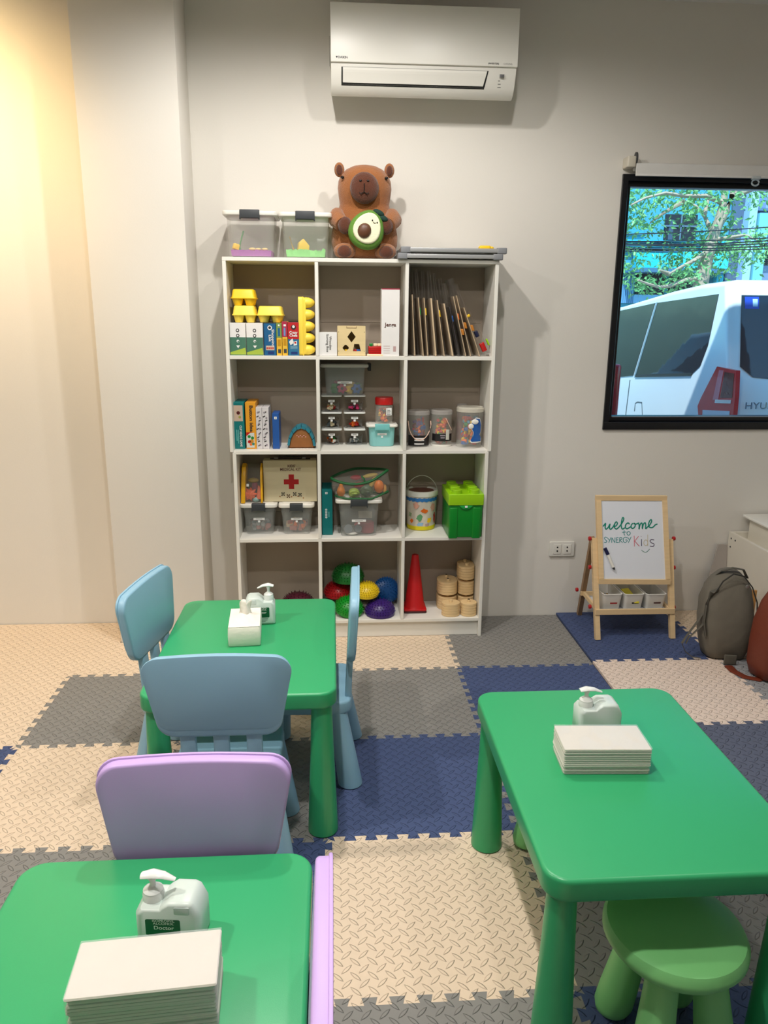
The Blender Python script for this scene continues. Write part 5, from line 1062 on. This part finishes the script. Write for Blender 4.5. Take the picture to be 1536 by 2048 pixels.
        z1=h*.48; yy=-d*(.86)-.003; g=G(); g.slab(-.018,.018,-.0075,.0075,0,.002,r=.003,b=.0006,n=2); g.map(lambda q:(q.x+.008,-d*.93-q.z+.004,z1+q.y)); l=g.build('label',m,t); 
        if i==1: g=G(); g.prism([(.0,z1-.002),(.016,z1+.006),(.026,z1+.006),(.024,z1-.004)],-d*.93-.0002,-d*.93+.001); g.build('label_print',C('print_lemon',(226,214,60)),l,smooth=0)
        c=Vector(((xa+xb)/2,y0+D/2,zb+.008))
        if i==0:
            for k,(mm,nn) in enumerate(((yel,'yellow'),(dgr,'dark grey'),(C('ochre',(180,140,60)),'ochre'))): g=G(); g.tube([(-.02+.012*k,-.04,.022),(.0+.01*k,.045,.030)],.007,n=8); tag(g.build('marker_pen',mm,loc=c),nn+' pen lying in the left easel bin','pen')
        if i==1: g=G(); g.slab(-.022,.022,-.045,.05,0,.034,r=.004,b=.003,n=2); tag(g.build('eraser',C('lemon',(236,222,70),rough=.8),loc=c+Vector((0,-.012,.020)),rot=(.35,0,.25)),'yellow board eraser leaning in the middle easel bin','eraser')
        if i==2:
            for k in range(3): g=G(); g.tube([(-.02+.010*k,-.045+.01*k,.020),(.012-.012*k,.03,.032+.004*k)],.006,n=8); tag(g.build('marker_pen',dgr,loc=c),('left','middle','right')[k]+' dark pen lying in the right easel bin','pen')
easel()
# ------------------------------------------------------------------ cabinet, bags
def cabinet():
    p=at(1459,1063,3.672); x0=p.x; zt=p.z; c=thing('low_cabinet','low white drawer cabinet in the right corner beside the backpacks','cabinet',(x0+.24,3.42,.012)); o=Vector(c.location); h=zt-.012
    w2=M('cabinet_white',(224,218,204),rough=.45,var=.02)
    def bx(nm,a): g=G(); g.slab(a[0]-o.x,a[1]-o.x,a[2]-o.y,a[3]-o.y,a[4],a[5],r=.0015,b=.001,n=1,e=1); return g.build(nm,w2,c)
    y0,y1=3.165,3.676
    bx('side_panel',(x0,x0+.018,y0,y1,0,h)); bx('side_panel',(x0+.46,x0+.478,y0,y1,0,h)); bx('end_panel',(x0+.018,x0+.46,y1-.016,y1,0,h)); bx('end_panel',(x0+.018,x0+.46,y0,y0+.016,0,h)); bx('inner_shelf',(x0+.018,x0+.46,y0+.016,y1-.016,h-.05,h-.035)); bx('base_board',(x0+.018,x0+.46,y0+.016,y1-.016,.03,.045))
    for yy,zz in ((y1-.03,h-.03),(y1-.03,h-.075),(y1-.07,h-.03)):
        g=G(); g.lathe([(.005,0),(.005,.0012)],n=10); g.map(lambda q:(x0-o.x-q.z,yy-o.y+q.x,zz+q.y)); g.build('screw_hole',dgr,c)
    q=at(1490,1031,3.64); xq=q.x; t=thing('white_tray','shallow white tray box with a wide rim, standing on the low cabinet','tray',(max(xq+.16,x0+.158),3.44,h+.012-.0345)); hz=q.z-(h+.012-.0345)
    g=G(); g.slab(-.135,.135,-.20,.20,.0006,hz-.012,r=.012,b=.003); g.build('body',w2,t); g=G(); g.slab(-.16,.16,-.23,.23,hz-.012,hz,r=.014,b=.003); g.build('rim',whi,t)
    # grey board leaning in the corner
    pb=[atz(1391,1232,.013),atz(1452,1226,.013)]; a=at(1393,1226,3.655); b=at(1437,1089,3.672)
    g=G(); bl=(at(1392,1226,3.64).x,3.62,.0135); tl=(b.x,3.680,b.z); tr=(x0-.002,3.680,b.z); br=(x0-.002,3.62,.0135)
    g.loft([[bl,br,tr,tl],[tuple(Vector(q)+Vector((0,-.008,0))) for q in (bl,br,tr,tl)]]); tag(g.build('leaning_board',M('board_grey',(168,160,152),rough=.7,var=.04),smooth=0),'slanted grey board leaning on the wall beside the low cabinet','board')
cabinet()
def packs():
    can=M('canvas_grey',(108,102,90),rough=.85,var=.10,vs=20,bump=.8,bs=22); cand=M('canvas_dark',(52,50,46),rough=.85,var=.1,bump=.3,bs=80); wb=C('webbing',(88,84,74),rough=.9)
    b=thing('backpack','grey canvas backpack slumped on the mat between the easel and the brown bag','backpack',(1.80,3.135,.0128),R(-10)); b.scale=(.90,.95,.97)
    S=[(0,.075,.05,0,0),(.01,.10,.066,0,0),(.05,.115,.082,0,0),(.12,.128,.092,-.004,.0),(.20,.130,.092,-.006,.006),(.28,.124,.082,-.008,.014),(.34,.108,.070,-.008,.024),(.38,.082,.056,-.004,.034),(.41,.05,.04,.0,.042),(.424,.016,.014,.004,.046)]
    g=G(); rg=[]; n=40
    for z,a,d,cx,cy in S:
        ring=[]
        for i in range(n):
            t=2*pi*i/n; ct,st_=math.cos(t),math.sin(t); sq=lambda v:math.copysign(abs(v)**.62,v); wr=1+.026*math.sin(5*t+z*26)+.018*math.sin(9*t-z*40)
            ring.append((cx+a*sq(ct)*wr,cy+d*sq(st_)*wr,z))
        rg.append(ring)
    g.loft(rg); g.build('body',can,b,smooth=80)
    g=G(); g.tube([(-.085,-.05,.335),(-.06,-.055,.39),(-.01,-.045,.425),(.045,-.035,.412),(.09,-.04,.36),(.118,-.05,.29),(.125,-.055,.22)],.0035,n=6); g.build('zip',cand,b)
    g=G(); g.tube([(-.07,.035,.385),(-.05,.01,.42),(.0,.0,.440),(.055,.01,.43),(.085,.03,.385)],.010,n=8,flat=.4); g.build('grab_handle',wb,b)
    g=G(); g.tube([(-.075,-.03,.345),(-.105,-.045,.33),(-.125,-.05,.27),(-.13,-.06,.19),(-.118,-.072,.12)],.014,n=8,flat=.25); g.build('strap',wb,b)
    for k in (0,1):
        g=G(); g.tube([(-.12,-.02-.03*k,.235-.05*k),(-.155,-.04-.02*k,.18-.03*k),(-.205+.01*k,-.05-.01*k,.105),(-.225+.02*k,-.06,.075)],.008,n=8,flat=.25); g.build('loose_strap',wb,b)
    g=G(); g.tube([(-.225,-.06,.075),(-.205,-.065,.035),(-.170,-.07,.012),(-.13,-.075,.010)],.006,n=8,flat=.3); g.build('loose_strap',wb,b)
    g=G(); g.lathe([(.0085,0),(.0085,.004),(.005,.005)],n=14); g.map(lambda q:(.055+q.x,-.062-q.z,.372+q.y)); g.build('eyelet',M('nickel',(190,190,185),rough=.3,metal=.8),b)
    g=G(); g.slab(-.03,.03,-.118,-.108,.004,.05,r=.004,b=.002); g.build('patch',wb,b)
    lt=M('leather_brown',(112,48,28),rough=.5,var=.15,vs=10,bump=.25,bs=90); ld=M('leather_dark',(60,26,18),rough=.55,var=.1)
    c=at(1536,1320,3.0); k=thing('brown_bag','red-brown backpack at the right edge with its strap trailing on the mat','backpack',(1.962,2.925,.0128),R(10))
    S=[(0,.11,.07),(.01,.135,.085),(.06,.150,.092),(.16,.155,.090),(.26,.148,.082),(.34,.128,.07),(.40,.095,.055),(.425,.05,.03)]
    g=G(); rg=[]
    for z,a,d in S: rg.append([(math.copysign(a*abs(math.cos(t))**.6,math.cos(t))*(1+.012*math.sin(7*t+z*30)),math.copysign(d*abs(math.sin(t))**.6,math.sin(t)),z) for t in [2*pi*i/36 for i in range(36)]])
    g.loft(rg); g.build('body',lt,k,smooth=80)
    g=G(); g.slab(-.118,.118,-.112,-.05,.015,.235,r=.02,b=.016,n=4,e=4); g.build('front_pocket',lt,k)
    for pts in ([(-.10,-.112,.20),(0,-.114,.205),(.10,-.112,.20)],[(-.118,-.088,.255),(0,-.092,.27),(.118,-.088,.255)],[(-.125,-.085,.03),(-.13,-.085,.15),(-.12,-.082,.26),(-.10,-.07,.34)],[(-.07,-.112,.03),(-.06,-.114,.12),(-.075,-.112,.19)]): g=G(); g.tube(pts,.0035,n=6); g.build('seam',ld,k)
    g=G(); g.slab(-.112,-.096,-.118,-.111,.16,.20,r=.004,b=.002); g.build('zip_pull',ld,k)
    P=[Vector((*(atz(u,v,.02).xy),z)) for u,v,z in ((1503,1298,.07),(1506,1318,.035),(1508,1336,.020),(1530,1345,.017),(1533,1352,.016),(1515,1357,.016),(1490,1352,.016),(1468,1341,.016),(1457,1330,.016))]
    iv=Matrix.Rotation(-R(10),3,'Z'); o=Vector(k.location); g=G(); g.tube([iv@(p-o) for p in P],.020,n=8,flat=.16); g.build('strap',lt,k,smooth=70)
    q=atz(1506,1292,.07); g=G(); g.tube([iv@(Vector((q.x,q.y,.055+.02*i))-o+Vector((.02*math.sin(i*2),.004*i,0))) for i in range(4)],.018,n=8,flat=.5); g.build('buckle',C('buckle_grey',(80,78,74)),k)
    p=at(1516,1200,3.25); g=G(); g.slab(-.05,.05,-.006,.006,0,p.z+.03,r=.003,b=.002,n=2); tag(g.build('wooden_board',M('orange_wood',(206,150,84),rough=.5,var=.15,stretch=(1,1,6)),loc=(p.x-.05,3.27,.0128)),'small orange wooden board standing behind the two backpacks','board')
packs()
# ------------------------------------------------------------------ outside
def onx(u,v,x):
    d=ray(u,v); return d*(x/d.x)+Vector((0,0,CH))
def outside():
    cl=M('shade_slab_dark',(58,84,112),rough=.8,var=.05); g=G()
    for a in ((XL-.2,WX0,-.25,3.9),(WX1,XR+.2,-.25,3.9),(WX0,WX1,-.25,WZ0),(WX0,WX1,WZ1,3.9)): g.box(a[0],a[1],YW+.161,YW+.2,a[2],a[3])
    struct(g.build('wall_shade_slab',cl,smooth=0))  # added unseen slab: its height shades the van, its colour darkens glass reflections
    asph=M('asphalt',(150,150,150),rough=.9,var=.1,vs=4,bump=.3,bs=60); g=G(); g.box(-9,22,3.9,20,-.45,-.25); struct(g.build('floor_street',asph,smooth=0))
    wh=M('van_white',(232,236,238),rough=.25,var=.01); dg=M('tinted_glass',(10,26,42),rough=.04,var=.2,spec=.5,bump=.5,bs=3); lampm=M('tail_red',(214,14,40),rough=.15,var=.2,vs=16); lampd=C('tail_dark',(90,6,20),rough=.12); chrome=M('chrome',(200,205,210),rough=.15,metal=.9); sm=C('seam_grey',(90,100,106))
    X0=2.70
    v=thing('white_van','white van parked close outside the window, seen from its rear left corner','van',(X0+.9,6.8,-.25)); o=Vector(v.location)
    roof=[onx(u,w,X0) for u,w in ((1463,559),(1406,566),(1339,582),(1238,613))]
    pr=[(5.00,.10),(4.97,.55),(4.98,.98),(5.06,1.15)]+[(p.y+(.06 if i==0 else 0),p.z) for i,p in enumerate(roof)]+[(8.6,roof[-1].z-.06),(9.3,1.05),(9.9,.85),(10,.10)]
    g=G(); g.prism([(y-o.y,z-o.z) for y,z in pr],X0-o.x,X0+1.85-o.x,'x',b=.07,e=4); g.build('body',wh,v,smooth=40)
    def side(nm,pts,m,off=.004,th=.006,sub=None):
        q=[onx(u,w,X0-off)-o for u,w in pts]; g=G(); g.loft([[p for p in q],[p+Vector((th,0,0)) for p in q]]); return g.build(nm,m,sub or v,smooth=0)
    side('side_window',[(1437,588),(1432,612),(1415,692),(1400,732),(1382,749),(1269,751),(1312,606)],dg); side('side_window',[(1310,606),(1266,751),(1205,757),(1205,634),(1238,622)],dg)
    side('window_seal',[(1384,746),(1382,751.5),(1270,754),(1271,749)],C('rubber',(14,16,18)),off=.006)
    side('pillar_seam',[(1312,605),(1315,605),(1271,751),(1268,751)],C('seam_pale',(150,170,176)),off=.006)
    l=side('tail_lamp',[(1434,733),(1472,741),(1470,790),(1466,832),(1464,850),(1398,850),(1395,812),(1402,795)],lampm,off=.018,th=.03)
    side('lamp_stripe',[(1438,740),(1447,741),(1436,800),(1425,800)],C('lamp_pale',(226,120,130),rough=.1),off=.021,th=.004,sub=l); side('lamp_panel',[(1449,744),(1468,747),(1464,796),(1440,796)],lampd,off=.0205,th=.004,sub=l); side('reflector',[(1430,799),(1462,800),(1461,807),(1429,806)],chrome,off=.022,th=.004,sub=l); side('reverse_lens',[(1405,820),(1459,822),(1457,845),(1404,845)],C('lens_pale',(200,205,215),rough=.1),off=.022,th=.004,sub=l)
    for pts in ([(1259,760),(1260.5,760),(1252,830),(1250.5,830)],[(1268,822),(1270,806),(1275,803),(1284,804),(1285,830),(1284,830),(1283,806),(1275,805),(1271,807),(1269.5,822)]): side('panel_seam',pts,sm,off=.0015,th=.002)
    # rear hatch: glass, badge, sticker
    zr=roof[0].z; yr=lambda z:4.98 if z<.98 else 4.98+(.08)*(z-.98)/.17 if z<1.15 else 5.06+(roof[0].y+.06-5.06)*(z-1.15)/(zr-1.15)
    def rear(nm,pts,m,off=.006,th=.006,sub=None):
        q=[(x-o.x,yr(z)-off-o.y,z-o.z) for x,z in pts]; g=G(); g.loft([q,[(a,b+th,c) for a,b,c in q]]); return g.build(nm,m,sub or v,smooth=0)
    xr=X0+.07; rear('rear_window',[(xr+.03,zr-.10),(xr+.01,1.22),(xr+.10,1.15),(xr+.85,1.09),(xr+1.6,1.15),(xr+1.69,1.22),(xr+1.67,zr-.10)],dg)
    rear('window_sticker',[(xr+.05,zr-.11),(xr+.05,zr-.19),(xr+.15,zr-.19),(xr+.15,zr-.11)],C('sticker_blue',(20,70,190)),off=.008,th=.002); rear('sticker_print',[(xr+.105,zr-.125),(xr+.105,zr-.175),(xr+.14,zr-.175),(xr+.14,zr-.125)],C('sticker_sky',(190,220,240)),off=.0095,th=.001)
    b=at(1513,812,4.97); text('badge','HYUNDAI',.045,v,(b.x+.09-o.x,4.972-.004-o.y,b.z-o.z),FRONT,chrome,width=.34,bold=.015)
    for x in (X0+.02,X0+1.62):
        for y in (6.0,8.9):
            g=G(); g.lathe([(.2,0),(.32,.0),(.34,.03),(.34,.19),(.32,.215),(0,.215)],n=28); g.map(lambda q:(x+q.z-o.x,y-o.y+q.x,.341+q.y)); g.build('wheel',C('tyre',(22,22,24),rough=.8),v)
    rear('bumper',[(X0+.02,.62),(X0+.02,.30),(X0+1.83,.30),(X0+1.83,.62)],wh,off=.07,th=.08)
    # the neighbouring car: only its red tail lamp shows at the window's left edge
    xn=at(1238,790,4.95).x; c=thing('hatchback_car','pale hatchback left of the van, only its red tail lamp in view','car',(xn-.8,6.8,-.25)); o2=Vector(c.location); sv=M('car_silver',(206,212,216),rough=.2,coat=.5)
    pr=[(5.0,.12),(4.95,.6),(5.0,1.0),(5.35,1.42),(6.2,1.48),(7.4,1.40),(8.1,.98),(8.9,.85),(9.0,.12)]; g=G(); g.prism([(y-o2.y,z-o2.z) for y,z in pr],-.8,.8,'x',b=.08,e=3); g.build('body',sv,c,smooth=35)
    g=G(); g.slab(.64,.808,4.93-o2.y,5.10-o2.y,.86+.25,1.24+.25,r=.05,b=.02,n=4); g.build('tail_lamp',lampm,c); g=G(); g.slab(.66,.803,4.935-o2.y,5.0-o2.y,1.0,1.11,r=.03,b=.01,n=3); g.build('lamp_foot',lampd,c)
    g=G(); g.prism([(5.1-o2.y,1.06+.25),(5.42-o2.y,1.36+.25),(6.9-o2.y,1.36+.25),(7.7-o2.y,1.02+.25)],.795,.803,'x'); g.build('side_window',dg,c,smooth=0)
    for x in (-.78,.6):
        for y in (5.8,8.2):
            g=G(); g.lathe([(.18,0),(.29,.0),(.31,.03),(.31,.17),(.29,.19),(0,.19)],n=24); g.map(lambda q:(x+q.z,y-o2.y+q.x,.311+q.y)); g.build('wheel',C('tyre',(22,22,24),rough=.8),c)
    # buildings across the street
    YB2=14.0; tealw=M('teal_render',(66,150,172),rough=.8,var=.10,vs=2); tealp=M('teal_panel',(40,182,206),rough=.5,var=.08,vs=3); dk=M('dark_opening',(22,26,36),rough=.6); blw=M('blue_grey_render',(138,164,200),rough=.8,var=.06,vs=2); bls=M('blue_shutter',(120,170,206),rough=.5)
    A=lambda u,w,y=YB2:at(u,w,y)
    bx=thing('teal_building','teal painted street building across the road behind the tree','building',(A(1330,600).x,YB2+1,-.25)); ob=Vector(bx.location)
    def bpart(nm,u0,u1,w0,w1,m,proud=.0,th=.1,par=bx,oo=ob,y=YB2,sub=None):
        a=A(u0,w1,y); b=A(u1,w0,y); g=G(); g.box(a.x-oo.x,b.x-oo.x,y-proud-oo.y,y-proud+th-oo.y,a.z-oo.z,b.z-oo.z); return g.build(nm,m,sub or par,smooth=0)
    x0=A(1150,600).x-1.5-ob.x; x1=A(1466,600).x-ob.x; g=G(); g.box(x0,x1,0-1,3,0,8.5); g.build('wall',tealw,bx,smooth=0)
    w=bpart('window',1326,1394,430,480,dk,.04,.05); bpart('window_bar',1358,1360.5,430,480,C('bar_grey',(90,110,130)),.06,.03,sub=w); bpart('window_bar',1326,1394,452,454,C('bar_grey',(90,110,130)),.06,.03,sub=w); bpart('window_shutter',1333,1346,440,480,C('shutter_slate',(60,74,96)),.05,.02,sub=w)
    w=bpart('window',1250,1290,424,470,C('glass_teal',(60,150,170)),.04,.05)
    for i in range(8): bpart('cladding_strip',1240,1452,484+2.6*i,485.4+2.6*i,[tealp,C('strip_slate',(60,120,150))][i%2],.08,.08)
    bpart('sign_panel',1262,1352,508,541,tealp,.2,.15); bpart('sign_panel',1354,1448,506,540,C('sign_aqua',(60,196,214)),.2,.15)
    bpart('canopy',1240,1440,541,547,C('canopy_slate',(70,110,140)),.5,.5)
    bpart('shop_opening',1268,1330,549,600,dk,.04,.05); bpart('shop_opening',1334,1418,549,600,dk,.04,.05); bpart('shop_shutter',1236,1266,556,606,bls,.06,.06); bpart('pilaster',1420,1440,545,606,tealp,.15,.14); bpart('low_wall',1262,1330,590,606,bls,.1,.06)
    for i in range(7): bpart('shutter_rib',1237+4.1*i,1238.6+4.1*i,556,606,C('rib_blue',(90,140,180)),.08,.03)
    b2=thing('grey_blue_building','grey-blue building with columns across the road at the right','building',(A(1520,600).x+1,YB2+1,-.25)); o3=Vector(b2.location)
    g=G(); g.box(x1+ob.x+.02-o3.x,x1+ob.x+7-o3.x,-1.0,3,0,8.5); g.build('wall',blw,b2,smooth=0)
    P2=lambda *a,**k:bpart(*a,par=b2,oo=o3,**k)
    P2('column',1466,1476,300,610,C('col_slate',(80,96,120)),.05,.05); P2('column',1478,1500,300,610,M('col_pale',(160,190,224),rough=.8,var=.05),.25,.25); P2('shop_opening',1500,1560,500,530,dk,.04,.05); P2('ledge',1500,1560,420,424,C('ledge_slate',(90,110,140)),.2,.2); P2('ledge',1500,1560,448,451,C('ledge_slate',(90,110,140)),.2,.2); P2('ledge',1500,1560,492,498,C('ledge_slate',(90,110,140)),.3,.3); P2('window',1512,1534,378,416,C('glass_violet',(110,130,190)),.04,.05); P2('panel',1502,1560,532,570,C('panel_slate',(120,136,166)),.06,.06); P2('pipe',1500.5,1502.5,430,600,C('pipe_teal',(120,190,200)),.3,.1)
    # wires
    wm=C('cable_black',(20,24,34))
    nms=['topmost','second','third','fourth','fifth','lowest']
    for i,(a,b,sag) in enumerate(((470,452,3),(482,474,4),(487,479,6),(491,486,3),(496,490,5),(502,497,2))):
        g=G(); pts=[at(1380+380*k/16,(a+b)/2+(b-a)*k/16+sag*math.cos(pi*k/16),10.5+.05*i) for k in range(-28,41,2)]; g.tube(pts,.008,n=6); tag(g.build('utility_cable',wm),'black utility cable strung across the teal building, %s of six'%nms[i],'cable','utility cables')
    # street tree
    bark=M('bark',(170,150,130),rough=.9,var=.25,vs=12,bump=.6,bs=40); leaf=M('leaves',(104,160,96),rough=.5,var=.35,vs=3)
    T=thing('street_tree','leafy street tree with a forked pale trunk between van and building','tree',(at(1398,600,11.4).x,11.4,-.25)); ot=Vector(T.location); tp=lambda u,w,y=11.4:at(u,w,y)-ot
    g=G(); base=tp(1396,600); g.tube([Vector((base.x-.05,base.y,0)),tp(1396,600),tp(1404,555),tp(1413,520),tp(1422,488),tp(1431,462)],[.15,.12,.106,.093,.086,.073],n=10); g.tube([tp(1431,462),tp(1440,430),tp(1447,405),tp(1452,370),tp(1456,330)],[.073,.06,.053,.046,.026],n=8); g.tube([tp(1431,462),tp(1452,420),tp(1466,390),tp(1474,350),tp(1480,300)],[.073,.06,.053,.046,.026],n=8); g.build('trunk',bark,T,smooth=60)
    for pts in ([(1428,470),(1416,448),(1408,430),(1392,412),(1372,402)],[(1408,430),(1414,410),(1420,385)],[(1418,500),(1390,520),(1362,534),(1338,548)],[(1424,480),(1455,476),(1490,470),(1515,480)],[(1404,555),(1370,560),(1340,572),(1318,574),(1296,568),(1276,560)],[(1446,405),(1410,392),(1370,392),(1330,386),(1290,396),(1262,410)],[(1466,390),(1490,385),(1515,376),(1540,382)],[(1370,402),(1330,424),(1300,446)],[(1338,548),(1318,540)]):
        g=G(); K=len(pts); g.tube([tp(u,w,11.4-.15*i*(-1)**(len(pts))) for i,(u,w) in enumerate(pts)],[.034*(1-.75*i/(K-1))+.004 for i in range(K)],n=6); g.build('branch',bark,T,smooth=60)
    rnd=random.Random(11); g=G(); cl=[(1262,384,.30),(1282,396,.3),(1308,388,.28),(1334,384,.3),(1362,382,.28),(1390,386,.3),(1270,425,.26),(1292,440,.3),(1312,462,.24),(1268,450,.2),(1372,412,.28),(1396,416,.25),(1414,402,.28),(1430,380,.25),(1400,470,.3),(1422,476,.33),(1440,470,.3),(1410,500,.33),(1445,500,.3),(1464,492,.3),(1482,498,.28),(1500,500,.24),(1380,520,.3),(1396,536,.28),(1365,540,.26),(1352,548,.24),(1384,556,.24),(1256,505,.26),(1272,514,.22),(1258,540,.26),(1276,562,.20),(1290,574,.22),(1300,560,.16),(1338,572,.13),(1520,470,.25),(1532,488,.25),(1516,516,.25),(1505,382,.25),(1525,395,.22),(1480,380,.2),(1456,440,.18),(1452,548,.2),(1330,520,.2),(1345,505,.18)]
    for u,w,r in cl:
        c=tp(u,w,11.4+rnd.uniform(-.6,.6))
        for k in range(int(270*r)):
            d=Vector((rnd.gauss(0,.40),rnd.gauss(0,.5),rnd.gauss(0,.33)))*r*1.32; p=c+d; a=Vector((rnd.uniform(-1,1),rnd.uniform(-1,1),rnd.uniform(-1,.2))).normalized(); s=Vector((rnd.uniform(-1,1),rnd.uniform(-1,1),rnd.uniform(-.5,1))).cross(a).normalized(); nn=a.cross(s); L=rnd.uniform(.066,.115); w_=L*.20
            b=len(g.v); g.v+=[tuple(q) for q in (p,p+a*L*.4+s*w_+nn*.006,p+a*L,p+a*L*.4-s*w_+nn*.006)]; g.face((b,b+1,b+2)); g.face((b,b+2,b+3))
    g.build('foliage',leaf,T,smooth=0,stuff=True,fix=False)
outside()
for o in COL.objects:
    for k in ('w','d','h'):
        if k in o: del o[k]
